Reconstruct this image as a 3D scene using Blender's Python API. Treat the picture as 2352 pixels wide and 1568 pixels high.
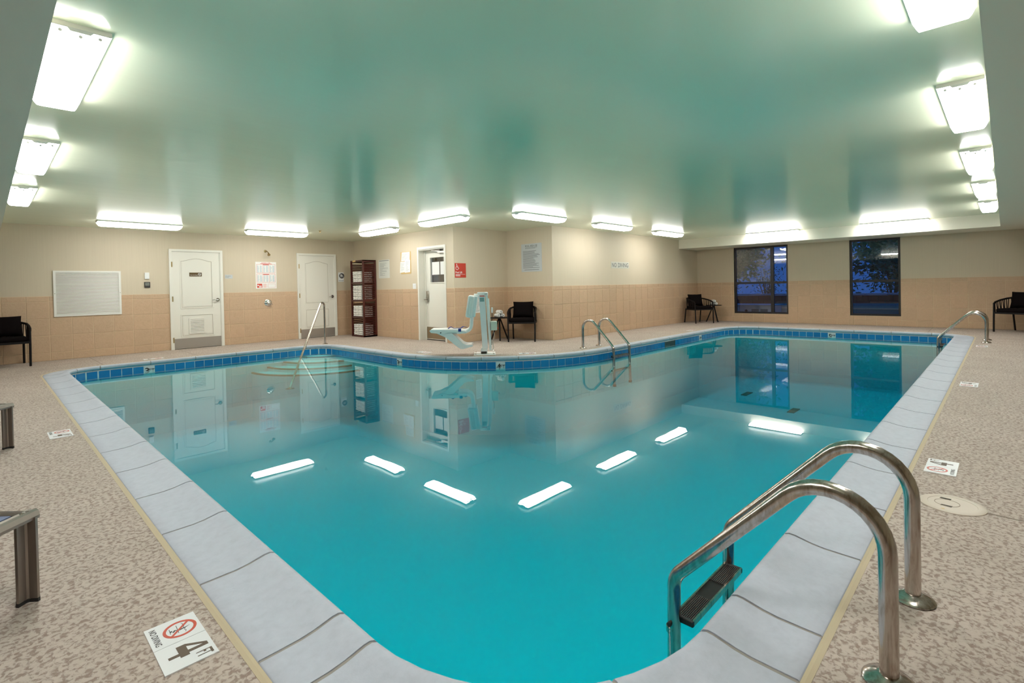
import bpy, bmesh, math, random
from mathutils import Vector, Matrix, geometry

for o in list(bpy.data.objects):
    bpy.data.objects.remove(o, do_unlink=True)
SC = bpy.context.scene
COL = SC.collection
PI = math.pi
random.seed(7)

# ------------------------------------------------------------------ camera
CAM_H = 1.17
F_PX, CX, CY = 1172.83, 1176.0, 673.64
YAW, PITCH, ROLL = math.radians(44.0229), math.radians(0.6898), math.radians(1.1946)
fwd = Vector((math.cos(YAW) * math.cos(PITCH), math.sin(YAW) * math.cos(PITCH), -math.sin(PITCH)))
rgt = Vector((math.sin(YAW), -math.cos(YAW), 0.0))
dwn = fwd.cross(rgt)
r2 = rgt * math.cos(ROLL) + dwn * math.sin(ROLL)
d2 = dwn * math.cos(ROLL) - rgt * math.sin(ROLL)
cam_d = bpy.data.cameras.new('camera')
cam = bpy.data.objects.new('camera', cam_d)
COL.objects.link(cam)
cam_d.sensor_fit = 'HORIZONTAL'
cam_d.sensor_width = 36.0
cam_d.lens = 36.0 * F_PX / 2352.0
cam_d.shift_x = 0.0
cam_d.shift_y = -(784.0 - CY) / 2352.0
cam_d.clip_start = 0.05
cam_d.clip_end = 200
m = Matrix.Identity(4)
for i in range(3):
    m[i][0] = r2[i]
    m[i][1] = -d2[i]
    m[i][2] = -fwd[i]
m[0][3], m[1][3], m[2][3] = 0.0, 0.0, CAM_H
cam.matrix_world = m
SC.camera = cam

# ------------------------------------------------------------------ world (blue dusk sky)
W = bpy.data.worlds.new('dusk_sky')
SC.world = W
W.use_nodes = True
bg = W.node_tree.nodes['Background']
bg.inputs[0].default_value = (0.035, 0.15, 0.55, 1)
bg.inputs[1].default_value = 0.42

# ------------------------------------------------------------------ exposure
SC.view_settings.view_transform = 'Standard'
SC.view_settings.look = 'None'
SC.view_settings.gamma = 1.0
SC.view_settings.use_curve_mapping = False
SC.view_settings.exposure = 0.25
LAMP_STRENGTH = 24.5
LAMP_COLOR = (1.0, 0.985, 0.955, 1)
SC.cycles.use_denoising = True
SC.cycles.max_bounces = 8
SC.cycles.diffuse_bounces = 5
SC.cycles.glossy_bounces = 4
SC.cycles.transmission_bounces = 4
SC.cycles.transparent_max_bounces = 10
SC.cycles.use_light_tree = False
SC.cycles.use_adaptive_sampling = True
SC.cycles.adaptive_threshold = 0.04
SC.cycles.caustics_reflective = False
SC.cycles.caustics_refractive = False
SC.cycles.sample_clamp_indirect = 6.0

# ================================================================== materials
MATS = {}


def mat(name, col=(0.8, 0.8, 0.8), rough=0.5, metal=0.0, spec=0.5, emit=None, estr=0.0, coat=0.0):
    if name in MATS:
        return MATS[name]
    M = bpy.data.materials.new(name)
    M.use_nodes = True
    b = M.node_tree.nodes['Principled BSDF']
    b.inputs['Base Color'].default_value = (*col[:3], 1)
    b.inputs['Roughness'].default_value = rough
    b.inputs['Metallic'].default_value = metal
    b.inputs['Specular IOR Level'].default_value = spec
    b.inputs['Coat Weight'].default_value = coat
    if emit:
        b.inputs['Emission Color'].default_value = (*emit[:3], 1)
        b.inputs['Emission Strength'].default_value = estr
    MATS[name] = M
    return M


def N(M, t, **kw):
    n = M.node_tree.nodes.new(t)
    for k, v in kw.items():
        setattr(n, k, v)
    return n


def L(M, a, b):
    M.node_tree.links.new(a, b)


def noise(M, scale, detail=2.0, rough=0.5, dist=0.0, vec=None):
    n = N(M, 'ShaderNodeTexNoise')
    n.inputs['Scale'].default_value = scale
    n.inputs['Detail'].default_value = detail
    n.inputs['Roughness'].default_value = rough
    n.inputs['Distortion'].default_value = dist
    if vec is not None:
        L(M, vec, n.inputs['Vector'])
    return n


def ramp(M, fac, stops):
    r = N(M, 'ShaderNodeValToRGB')
    els = r.color_ramp.elements
    while len(els) < len(stops):
        els.new(0.5)
    for e, (p, c) in zip(els, stops):
        e.position = p
        e.color = (*c, 1)
    L(M, fac, r.inputs['Fac'])
    return r


def coords(M, scale=(1, 1, 1), kind='Object', rot=(0, 0, 0)):
    t = N(M, 'ShaderNodeTexCoord')
    p = N(M, 'ShaderNodeMapping')
    p.inputs['Scale'].default_value = scale
    p.inputs['Rotation'].default_value = rot
    L(M, t.outputs[kind], p.inputs['Vector'])
    return p.outputs['Vector']


def bump(M, height, strength=0.2, dist=0.01):
    b = N(M, 'ShaderNodeBump')
    b.inputs['Strength'].default_value = strength
    b.inputs['Distance'].default_value = dist
    L(M, height, b.inputs['Height'])
    L(M, b.outputs['Normal'], M.node_tree.nodes['Principled BSDF'].inputs['Normal'])
    return b


def geopos(M, scale=(1, 1, 1), rot=(0, 0, 0)):
    g = N(M, 'ShaderNodeNewGeometry')
    p = N(M, 'ShaderNodeMapping')
    p.inputs['Scale'].default_value = scale
    p.inputs['Rotation'].default_value = rot
    L(M, g.outputs['Position'], p.inputs['Vector'])
    return p.outputs['Vector']


# wall paint (cream vinyl wall covering, faint vertical weave)
M_WALL = mat('wall_paint', (0.60, 0.52, 0.39), 0.55, spec=0.35)
v = geopos(M_WALL, (60, 60, 1.2))
n1 = noise(M_WALL, 1.0, 3, 0.6, vec=v)
r = ramp(M_WALL, n1.outputs['Fac'], [(0.3, (0.59, 0.505, 0.38)), (0.7, (0.615, 0.53, 0.40))])
L(M_WALL, r.outputs['Color'], M_WALL.node_tree.nodes['Principled BSDF'].inputs['Base Color'])
bump(M_WALL, n1.outputs['Fac'], 0.12, 0.002)

# ceiling paint: cream satin with faint roller streaks
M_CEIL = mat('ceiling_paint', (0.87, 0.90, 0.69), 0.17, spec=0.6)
v = geopos(M_CEIL, (1.0, 1.0, 1.0), (0, 0, math.radians(44)))
v2 = geopos(M_CEIL, (0.35, 2.2, 1.0), (0, 0, math.radians(-46)))
n1 = noise(M_CEIL, 1.6, 4, 0.55, vec=v2)
bump(M_CEIL, n1.outputs['Fac'], 0.10, 0.02)

M_SOFFIT = mat('soffit_paint', (0.88, 0.83, 0.71), 0.4, spec=0.4)

# wall tile
M_TILE = mat('tan_wall_tile', (0.55, 0.37, 0.23), 0.42, spec=0.45)
v = geopos(M_TILE, (14, 14, 14), (0.5, 0.6, 0.3))
n1 = noise(M_TILE, 1.0, 4, 0.6, 1.6, vec=v)
oi = N(M_TILE, 'ShaderNodeObjectInfo')
mx = N(M_TILE, 'ShaderNodeMix', data_type='RGBA')
L(M_TILE, oi.outputs['Random'], mx.inputs['Factor'])
mx.inputs[6].default_value = (0.545, 0.385, 0.255, 1)
mx.inputs[7].default_value = (0.585, 0.405, 0.265, 1)
mx2 = N(M_TILE, 'ShaderNodeMix', data_type='RGBA', blend_type='MULTIPLY')
mx2.inputs['Factor'].default_value = 1.0
r = ramp(M_TILE, n1.outputs['Fac'], [(0.2, (0.9, 0.88, 0.86)), (0.8, (1.06, 1.05, 1.05))])
L(M_TILE, mx.outputs[2], mx2.inputs[6])
L(M_TILE, r.outputs['Color'], mx2.inputs[7])
L(M_TILE, mx2.outputs[2], M_TILE.node_tree.nodes['Principled BSDF'].inputs['Base Color'])
bump(M_TILE, n1.outputs['Fac'], 0.30, 0.012)
M_GROUT = mat('wall_grout', (0.68, 0.53, 0.36), 0.8)

# deck: knockdown textured concrete
M_DECK = mat('deck_knockdown', (0.5, 0.44, 0.38), 0.75, spec=0.3)
v = geopos(M_DECK, (52, 52, 52))
n1 = noise(M_DECK, 1.0, 3.5, 0.6, 0.5, vec=v)
v = geopos(M_DECK, (2.2, 2.2, 2.2))
n2 = noise(M_DECK, 1.0, 3, 0.5, vec=v)
r1 = ramp(M_DECK, n1.outputs['Fac'], [(0.36, (0.26, 0.195, 0.16)), (0.45, (0.325, 0.26, 0.22)), (0.50, (0.45, 0.38, 0.33)), (0.64, (0.485, 0.41, 0.358))])
r2_ = ramp(M_DECK, n2.outputs['Fac'], [(0.3, (0.93, 0.92, 0.91)), (0.7, (1.05, 1.05, 1.05))])
mm = N(M_DECK, 'ShaderNodeMix', data_type='RGBA', blend_type='MULTIPLY')
mm.inputs['Factor'].default_value = 1.0
L(M_DECK, r1.outputs['Color'], mm.inputs[6])
L(M_DECK, r2_.outputs['Color'], mm.inputs[7])
L(M_DECK, mm.outputs[2], M_DECK.node_tree.nodes['Principled BSDF'].inputs['Base Color'])
rb = ramp(M_DECK, n1.outputs['Fac'], [(0.40, (0, 0, 0)), (0.53, (1, 1, 1))])
bump(M_DECK, rb.outputs['Color'], 0.4, 0.003)

# coping stone
M_COPE = mat('white_coping', (0.76, 0.77, 0.77), 0.6, spec=0.35)
v = geopos(M_COPE, (22, 22, 22))
n1 = noise(M_COPE, 1.0, 6, 0.65, 0.3, vec=v)
r = ramp(M_COPE, n1.outputs['Fac'], [(0.28, (0.42, 0.44, 0.505)), (0.5, (0.455, 0.48, 0.55)), (0.75, (0.49, 0.515, 0.585))])
L(M_COPE, r.outputs['Color'], M_COPE.node_tree.nodes['Principled BSDF'].inputs['Base Color'])
v = geopos(M_COPE, (160, 160, 160))
n2 = noise(M_COPE, 1.0, 3, 0.6, vec=v)
bump(M_COPE, n2.outputs['Fac'], 0.15, 0.002)
M_MORTAR = mat('coping_mortar', (0.30, 0.275, 0.25), 0.85)
M_CAULK = mat('joint_sealant', (0.47, 0.385, 0.26), 0.7)
M_CRACK = mat('deck_saw_cut', (0.20, 0.16, 0.12), 0.9)

M_BLUE = mat('blue_pool_tile', (0.012, 0.21, 0.50), 0.12, spec=0.6)
oi = N(M_BLUE, 'ShaderNodeObjectInfo')
r = ramp(M_BLUE, oi.outputs['Random'], [(0.0, (0.010, 0.185, 0.46)), (1.0, (0.016, 0.235, 0.53))])
L(M_BLUE, r.outputs['Color'], M_BLUE.node_tree.nodes['Principled BSDF'].inputs['Base Color'])
M_PLASTER = mat('pool_plaster', (0.88, 0.90, 0.90), 0.7)
M_PGROUT = mat('pool_grout', (0.72, 0.78, 0.78), 0.7)
M_STEPEDGE = mat('pool_step_edge', (0.30, 0.20, 0.12), 0.6)

M_WHITE = mat('white_paint', (0.80, 0.775, 0.70), 0.35, spec=0.5)
M_DOOR = mat('door_paint', (0.80, 0.77, 0.69), 0.32, spec=0.5)
M_VENTW = mat('vent_white', (0.80, 0.78, 0.72), 0.4)
M_VOID = mat('dark_void', (0.05, 0.04, 0.03), 0.9)
M_STEEL = mat('brushed_steel', (0.50, 0.47, 0.44), 0.19, metal=1.0)
n1 = noise(M_STEEL, 9.0, 5, 0.65, 0.5, vec=coords(M_STEEL, (6, 6, 1)))
r = ramp(M_STEEL, n1.outputs['Fac'], [(0.30, (0.33, 0.26, 0.21)), (0.55, (0.55, 0.50, 0.46)), (0.8, (0.62, 0.60, 0.58))])
L(M_STEEL, r.outputs['Color'], M_STEEL.node_tree.nodes['Principled BSDF'].inputs['Base Color'])
M_CHROME = mat('chrome', (0.75, 0.74, 0.72), 0.10, metal=1.0)
M_BRASS = mat('worn_brass', (0.45, 0.33, 0.16), 0.3, metal=1.0)
M_KICK = mat('kick_plate', (0.42, 0.38, 0.34), 0.42, metal=0.85)
M_ALU = mat('lounger_aluminium', (0.30, 0.255, 0.225), 0.36, metal=0.8)
M_BLACKR = mat('black_rubber', (0.015, 0.014, 0.014), 0.6)
M_TREAD = mat('ladder_tread', (0.010, 0.009, 0.008), 0.5, spec=0.3)
M_DARKMET = mat('charcoal_metal', (0.008, 0.006, 0.006), 0.5, spec=0.2)
M_ROPE = mat('charcoal_rope', (0.012, 0.008, 0.007), 0.85, spec=0.15)
M_CUSH = mat('black_cushion', (0.006, 0.004, 0.004), 0.9, spec=0.06)
M_MAHOG = mat('mahogany', (0.075, 0.014, 0.010), 0.35, spec=0.5)
n1 = noise(M_MAHOG, 3.0, 4, 0.6, 0.4, vec=coords(M_MAHOG, (12, 12, 1.2)))
r = ramp(M_MAHOG, n1.outputs['Fac'], [(0.3, (0.050, 0.009, 0.007)), (0.7, (0.10, 0.020, 0.013))])
L(M_MAHOG, r.outputs['Color'], M_MAHOG.node_tree.nodes['Principled BSDF'].inputs['Base Color'])
M_TOWEL = mat('white_towel', (0.82, 0.80, 0.76), 0.95, spec=0.1)
n1 = noise(M_TOWEL, 26.0, 1.5, 0.5, 0.3, vec=coords(M_TOWEL, (1, 1, 1.4)))
r = ramp(M_TOWEL, n1.outputs['Fac'], [(0.355, (0.03, 0.03, 0.035)), (0.385, (0.82, 0.80, 0.76))])
L(M_TOWEL, r.outputs['Color'], M_TOWEL.node_tree.nodes['Principled BSDF'].inputs['Base Color'])
M_LIFT = mat('lift_white', (0.92, 0.90, 0.87), 0.35, spec=0.5)
M_LIFTC = mat('lift_column', (0.86, 0.87, 0.87), 0.35, spec=0.5)
M_STRAP = mat('blue_strap', (0.01, 0.03, 0.25), 0.7)
M_RED = mat('sign_red', (0.50, 0.035, 0.015), 0.4)
M_REDP = mat('print_red', (0.62, 0.06, 0.03), 0.6)
M_ORANGE = mat('ring_red', (0.52, 0.06, 0.025), 0.4)
M_SIGNW = mat('sign_white', (0.80, 0.80, 0.79), 0.4)
M_PAPER = mat('paper', (0.83, 0.82, 0.79), 0.8)
M_CERAM = mat('marker_ceramic', (0.74, 0.74, 0.75), 0.35)
M_GREY = mat('sign_grey', (0.52, 0.55, 0.56), 0.35)
M_INK = mat('ink_black', (0.035, 0.03, 0.028), 0.6)
M_INKB = mat('ink_brown', (0.10, 0.065, 0.04), 0.6)
M_INKG = mat('ink_grey', (0.20, 0.21, 0.22), 0.6)
M_INKBL = mat('ink_pale_blue', (0.42, 0.52, 0.56), 0.6)
M_BROWNS = mat('sign_brown', (0.10, 0.055, 0.012), 0.4)
M_CORK = mat('clipboard_tan', (0.62, 0.42, 0.17), 0.5)
M_BRONZE = mat('bronze_frame', (0.012, 0.008, 0.008), 0.4, spec=0.5)
M_LID = mat('skimmer_lid', (0.53, 0.45, 0.37), 0.5)
M_BEIGEP = mat('control_box', (0.62, 0.66, 0.56), 0.4)
M_BRICK = mat('retaining_brick', (0.23, 0.075, 0.055), 0.85)
M_ASPH = mat('asphalt', (0.05, 0.05, 0.055), 0.9)
M_LEAF = mat('shrub_leaf', (0.10, 0.22, 0.12), 0.6)
M_TWIG = mat('shrub_twig', (0.16, 0.10, 0.07), 0.8)
M_CAR = mat('vehicle_paint', (0.30, 0.36, 0.42), 0.3, coat=0.5)
M_CABW = mat('cabinet_white', (0.62, 0.64, 0.68), 0.5)
M_FROND = mat('ornamental_grass', (0.40, 0.36, 0.26), 0.8)
M_GLAZE = mat('office_glow', (0.20, 0.13, 0.07), 0.6)  # plain brown for the boards behind the recessed door

# lamp diffuser
M_LENS = mat('lamp_diffuser', (0.9, 0.9, 0.9), 0.4, emit=LAMP_COLOR, estr=LAMP_STRENGTH)
M_LENSIDE = mat('lamp_diffuser_side', (0.9, 0.9, 0.9), 0.4, emit=LAMP_COLOR, estr=LAMP_STRENGTH * 0.68)
M_LAMPEND = mat('lamp_end', (0.62, 0.63, 0.63), 0.5)
M_PAN = mat('lamp_pan', (0.75, 0.73, 0.68), 0.45)


def fresnel_sheet(name, tint, ior, rough=0.0, haze=None):
    """thin clear sheet: mirror by the Fresnel law, otherwise see-through"""
    M = bpy.data.materials.new(name)
    M.use_nodes = True
    nt = M.node_tree
    for n in list(nt.nodes):
        nt.nodes.remove(n)
    out = nt.nodes.new('ShaderNodeOutputMaterial')
    g = nt.nodes.new('ShaderNodeNewGeometry')
    mi = nt.nodes.new('ShaderNodeMix')
    mi.data_type = 'FLOAT'
    nt.links.new(g.outputs['Backfacing'], mi.inputs['Factor'])
    mi.inputs[2].default_value = ior
    mi.inputs[3].default_value = 1.0 / ior
    fr = nt.nodes.new('ShaderNodeFresnel')
    nt.links.new(mi.outputs[0], fr.inputs['IOR'])
    tr = nt.nodes.new('ShaderNodeBsdfTransparent')
    tr.inputs[0].default_value = (*tint, 1)
    gl = nt.nodes.new('ShaderNodeBsdfGlossy')
    gl.inputs['Color'].default_value = (1, 1, 1, 1)
    gl.inputs['Roughness'].default_value = rough
    ms = nt.nodes.new('ShaderNodeMixShader')
    nt.links.new(fr.outputs[0], ms.inputs[0])
    base = tr.outputs[0]
    if haze:
        df = nt.nodes.new('ShaderNodeBsdfDiffuse')
        df.inputs[0].default_value = (*haze[1], 1)
        m2 = nt.nodes.new('ShaderNodeMixShader')
        tc = nt.nodes.new('ShaderNodeNewGeometry')
        no = nt.nodes.new('ShaderNodeTexNoise')
        no.inputs['Scale'].default_value = 3.0
        no.inputs['Detail'].default_value = 4
        nt.links.new(tc.outputs['Position'], no.inputs['Vector'])
        mu = nt.nodes.new('ShaderNodeMath')
        mu.operation = 'MULTIPLY'
        mu.inputs[1].default_value = haze[0] * 2
        nt.links.new(no.outputs['Fac'], mu.inputs[0])
        nt.links.new(mu.outputs[0], m2.inputs[0])
        nt.links.new(tr.outputs[0], m2.inputs[1])
        nt.links.new(df.outputs[0], m2.inputs[2])
        base = m2.outputs[0]
    nt.links.new(base, ms.inputs[1])
    nt.links.new(gl.outputs[0], ms.inputs[2])
    nt.links.new(ms.outputs[0], out.inputs['Surface'])
    MATS[name] = M
    return M, nt, out, gl, fr


M_WATER, nt, out, gl, fr = fresnel_sheet('pool_water', (1, 1, 1), 1.48)
va = nt.nodes.new('ShaderNodeVolumeAbsorption')
va.inputs['Color'].default_value = (0.0, 0.922, 0.948, 1)
va.inputs['Density'].default_value = 2.2
nt.links.new(va.outputs[0], out.inputs['Volume'])
g = nt.nodes.new('ShaderNodeNewGeometry')
mp = nt.nodes.new('ShaderNodeMapping')
nt.links.new(g.outputs['Position'], mp.inputs['Vector'])
no = nt.nodes.new('ShaderNodeTexNoise')
no.inputs['Scale'].default_value = 1.3
no.inputs['Detail'].default_value = 2
nt.links.new(mp.outputs['Vector'], no.inputs['Vector'])
bp = nt.nodes.new('ShaderNodeBump')
bp.inputs['Strength'].default_value = 0.05
bp.inputs['Distance'].default_value = 0.015
nt.links.new(no.outputs['Fac'], bp.inputs['Height'])
nt.links.new(bp.outputs[0], gl.inputs['Normal'])

M_GLASS = fresnel_sheet('window_glass', (0.92, 0.95, 1.0), 1.75)[0]
M_FOG = fresnel_sheet('fogged_glass', (0.90, 0.92, 0.95), 1.7, 0.06, haze=(0.22, (0.45, 0.43, 0.38)))[0]


# ================================================================== mesh helpers
class MB:
    def __init__(self):
        self.v = []
        self.f = []
        self.mi = []

    def add(self, vs, fs, k=0):
        b = len(self.v)
        self.v += [Vector(p) for p in vs]
        for f in fs:
            self.f.append([b + i for i in f])
            self.mi.append(k)
        return self

    def box(self, x0, x1, y0, y1, z0, z1, k=0):
        x0, x1 = min(x0, x1), max(x0, x1)
        y0, y1 = min(y0, y1), max(y0, y1)
        z0, z1 = min(z0, z1), max(z0, z1)
        vs = [(x0, y0, z0), (x1, y0, z0), (x1, y1, z0), (x0, y1, z0), (x0, y0, z1), (x1, y0, z1), (x1, y1, z1), (x0, y1, z1)]
        fs = [(0, 3, 2, 1), (4, 5, 6, 7), (0, 1, 5, 4), (1, 2, 6, 5), (2, 3, 7, 6), (3, 0, 4, 7)]
        return self.add(vs, fs, k)

    def bar(self, p0, p1, w, h, up=(0, 0, 1)):
        p0, p1 = Vector(p0), Vector(p1)
        d = (p1 - p0).normalized()
        s = d.cross(Vector(up))
        if s.length < 1e-4:
            s = d.cross(Vector((1, 0, 0)))
        s.normalize()
        u = s.cross(d)
        vs = []
        for p in (p0, p1):
            for a, b in ((-1, -1), (1, -1), (1, 1), (-1, 1)):
                vs.append(p + s * a * w / 2 + u * b * h / 2)
        return self.add(vs, [(0, 3, 2, 1), (4, 5, 6, 7), (0, 1, 5, 4), (1, 2, 6, 5), (2, 3, 7, 6), (3, 0, 4, 7)][:] if False else [(0, 1, 2, 3), (7, 6, 5, 4), (4, 5, 1, 0), (5, 6, 2, 1), (6, 7, 3, 2), (7, 4, 0, 3)])

    def tube(self, path, r, n=10, cap=True):
        path = [Vector(p) for p in path]
        rs = r if isinstance(r, (list, tuple)) else [r] * len(path)
        t0 = (path[1] - path[0]).normalized()
        ref = Vector((0, 0, 1)) if abs(t0.z) < 0.9 else Vector((1, 0, 0))
        s = t0.cross(ref).normalized()
        vs = []
        for i, p in enumerate(path):
            a = path[max(i - 1, 0)]
            b = path[min(i + 1, len(path) - 1)]
            t = (b - a).normalized()
            s = (s - t * s.dot(t)).normalized()
            u = t.cross(s)
            for k in range(n):
                an = 2 * PI * k / n
                vs.append(p + (s * math.cos(an) + u * math.sin(an)) * rs[i])
        fs = []
        for i in range(len(path) - 1):
            for k in range(n):
                k2 = (k + 1) % n
                fs.append((i * n + k, i * n + k2, (i + 1) * n + k2, (i + 1) * n + k))
        if cap:
            fs.append(tuple(range(n - 1, -1, -1)))
            e = (len(path) - 1) * n
            fs.append(tuple(range(e, e + n)))
        return self.add(vs, fs)

    def cyl(self, c, r, h, n=20, axis='z', r2=None):
        c = Vector(c)
        d = {'x': Vector((1, 0, 0)), 'y': Vector((0, 1, 0)), 'z': Vector((0, 0, 1))}[axis]
        return self.tube([c, c + d * h], [r, r if r2 is None else r2], n)

    def lathe(self, prof, n=24, origin=(0, 0, 0)):
        """prof: list of (radius, z) from bottom up, about local z"""
        o = Vector(origin)
        vs = []
        for rr, z in prof:
            for k in range(n):
                a = 2 * PI * k / n
                vs.append(o + Vector((rr * math.cos(a), rr * math.sin(a), z)))
        fs = []
        for i in range(len(prof) - 1):
            for k in range(n):
                k2 = (k + 1) % n
                fs.append((i * n + k, i * n + k2, (i + 1) * n + k2, (i + 1) * n + k))
        fs.append(tuple(range(n - 1, -1, -1)))
        e = (len(prof) - 1) * n
        fs.append(tuple(range(e, e + n)))
        return self.add(vs, fs)

    def prism(self, poly, z0, z1, plane='xy', k=0):
        """extrude a CCW polygon; plane picks which axes the polygon uses"""
        def P(a, b, c):
            return {'xy': (a, b, c), 'xz': (a, -c, b), 'yz': (c, a, b)}[plane]
        n = len(poly)
        vs = [P(a, b, z0) for a, b in poly] + [P(a, b, z1) for a, b in poly]
        fs = [tuple(range(n - 1, -1, -1)), tuple(range(n, 2 * n))]
        for i in range(n):
            j = (i + 1) % n
            fs.append((i, j, n + j, n + i))
        return self.add(vs, fs, k)

    def ring(self, outer, inner, z0, z1):
        n = len(outer)
        vs = [(a, b, z0) for a, b in outer] + [(a, b, z0) for a, b in inner] + [(a, b, z1) for a, b in outer] + [(a, b, z1) for a, b in inner]
        fs = []
        for i in range(n):
            j = (i + 1) % n
            fs += [(2 * n + i, 2 * n + j, 3 * n + j, 3 * n + i), (i, j, 2 * n + j, 2 * n + i), (n + j, n + i, 3 * n + i, 3 * n + j)]
        return self.add(vs, fs)

    def rbox(self, dims, c=(0, 0, 0), r=0.02, seg=3, rot=None):
        bm = bmesh.new()
        bmesh.ops.create_cube(bm, size=1.0)
        for v in bm.verts:
            v.co = Vector((v.co.x * dims[0], v.co.y * dims[1], v.co.z * dims[2]))
        bmesh.ops.bevel(bm, geom=list(bm.edges), offset=r, segments=seg, profile=0.5, affect='EDGES')
        bm.verts.index_update()
        R = rot or Matrix.Identity(3)
        vs = [R @ v.co + Vector(c) for v in bm.verts]
        fs = [[v.index for v in f.verts] for f in bm.faces]
        bm.free()
        return self.add(vs, fs)

    def xform(self, M):
        self.v = [M @ p for p in self.v]
        return self

    def mesh(self, name, mats, smooth=False):
        me = bpy.data.meshes.new(name)
        me.from_pydata([tuple(p) for p in self.v], [], self.f)
        mats = mats if isinstance(mats, (list, tuple)) else [mats]
        for q in mats:
            me.materials.append(q)
        if any(self.mi):
            me.polygons.foreach_set('material_index', self.mi)
        if smooth:
            me.polygons.foreach_set('use_smooth', [True] * len(me.polygons))
            try:
                me.set_sharp_from_angle(angle=math.radians(smooth if smooth is not True else 40))
            except Exception:
                pass
        me.update()
        return me

    def build(self, name, mats, parent=None, smooth=False):
        return link(name, self.mesh(name, mats, smooth), parent)


def link(name, me, parent=None):
    o = bpy.data.objects.new(name, me)
    COL.objects.link(o)
    if parent is not None:
        o.parent = parent
    return o


def tag(o, label=None, cat=None, group=None, kind=None):
    if label:
        o['label'] = label
    if cat:
        o['category'] = cat
    if group:
        o['group'] = group
    if kind:
        o['kind'] = kind
    return o


def thing(name, label, cat, loc=(0, 0, 0), rotz=0.0, group=None, mtx=None, kind=None):
    o = bpy.data.objects.new(name, None)
    COL.objects.link(o)
    o.empty_display_size = 0.1
    if mtx is not None:
        o.matrix_world = mtx
    else:
        o.location = loc
        o.rotation_euler = (0, 0, rotz)
    return tag(o, label, cat, group, kind)


def copy_tree(o, parent=None):
    c = o.copy()
    COL.objects.link(c)
    c.parent = parent
    for ch in list(o.children):
        copy_tree(ch, c)
    return c


def frame(o, right, up):
    r_, u_ = Vector(right), Vector(up)
    n_ = r_.cross(u_)
    M = Matrix.Identity(4)
    for i in range(3):
        M[i][0], M[i][1], M[i][2], M[i][3] = r_[i], u_[i], n_[i], o[i]
    return M


def on_y(x, z, Y):      # wall facing the camera along -Y
    return frame((x, Y, z), (1, 0, 0), (0, 0, 1))


def on_x(y, z, X):      # wall facing -X
    return frame((X, y, z), (0, -1, 0), (0, 0, 1))


def fillet(pts, rad, n=8):
    pts = [Vector(p) for p in pts]
    rad = rad if isinstance(rad, (list, tuple)) else [rad] * (len(pts) - 2)
    out = [pts[0]]
    for i in range(1, len(pts) - 1):
        p, a, b = pts[i], pts[i - 1], pts[i + 1]
        d1, d2_ = (a - p).normalized(), (b - p).normalized()
        ang = d1.angle(d2_)
        T = rad[i - 1] / math.tan(ang / 2)
        T = min(T, (a - p).length * 0.98, (b - p).length * 0.98)
        R = T * math.tan(ang / 2)
        bis = (d1 + d2_).normalized()
        c = p + bis * (R / math.sin(ang / 2))
        s, e = p + d1 * T - c, p + d2_ * T - c
        tot = s.angle(e)
        ax = s.cross(e).normalized()
        for k in range(n + 1):
            out.append(c + Matrix.Rotation(tot * k / n, 3, ax) @ s)
    out.append(pts[-1])
    return out


def circ(cx, cy, r, n=24, a0=0.0, a1=2 * PI):
    full = abs(a1 - a0 - 2 * PI) < 1e-6
    m_ = n if full else n + 1
    return [(cx + r * math.cos(a0 + (a1 - a0) * k / n), cy + r * math.sin(a0 + (a1 - a0) * k / n)) for k in range(m_)]


def text_mb(s, h, x=0, y=0, z=0.0, align='c', width=None, bold=0.0, depth=0.0006):
    cu = bpy.data.curves.new('txt', 'FONT')
    cu.body = s
    cu.size = 1.0
    cu.offset = bold
    cu.resolution_u = 3
    ob = bpy.data.objects.new('txt', cu)
    COL.objects.link(ob)
    dg = bpy.context.evaluated_depsgraph_get()
    me = bpy.data.meshes.new_from_object(ob.evaluated_get(dg))
    bpy.data.objects.remove(ob, do_unlink=True)
    vs = [v_.co.copy() for v_ in me.vertices]
    fs = [list(p.vertices) for p in me.polygons]
    bpy.data.meshes.remove(me)
    bpy.data.curves.remove(cu)
    x0, x1 = min(p.x for p in vs), max(p.x for p in vs)
    y0, y1 = min(p.y for p in vs), max(p.y for p in vs)
    sy = h / (y1 - y0)
    sx = sy if width is None else width / (x1 - x0)
    w_ = (x1 - x0) * sx
    ox = {'c': -w_ / 2, 'l': 0, 'r': -w_}[align]
    b = MB()
    b.add([((p.x - x0) * sx + ox + x, (p.y - y0) * sy + y - h / 2, z + depth) for p in vs], fs)
    return b


def lines_mb(x0, x1, y0, y1, n, z, th=0.35, jitter=0.3, seed=1):
    """rows of illegible small print"""
    rnd = random.Random(seed)
    b = MB()
    st = (y1 - y0) / n
    for i in range(n):
        y = y1 - st * (i + 0.5)
        e = x1 - (x1 - x0) * jitter * rnd.random()
        b.add([(x0, y - st * th / 2, z), (e, y - st * th / 2, z), (e, y + st * th / 2, z), (x0, y + st * th / 2, z)], [(0, 1, 2, 3)])
    return b


# ================================================================== room dimensions
ZC, ZS = 2.485, 2.215          # ceiling, soffit
YD = 12.63                     # wall with the two panelled doors
XA = 6.95                      # wall with towel shelf and glazed door
YB = 8.42                      # short wall behind the pool lift
XC = 8.57                      # short wall with the rules sign
YE = 7.05                      # long wall with NO DIVING
XW = 15.80                     # window wall
XL, YN = -2.3, -2.0            # walls behind the camera
T = 0.20                       # wall thickness
ZTILE = 1.182
ROWS = [0.0, 0.148, 0.460, 0.772, 1.084, ZTILE]
GR = 0.0045                    # grout gap half-width


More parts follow.
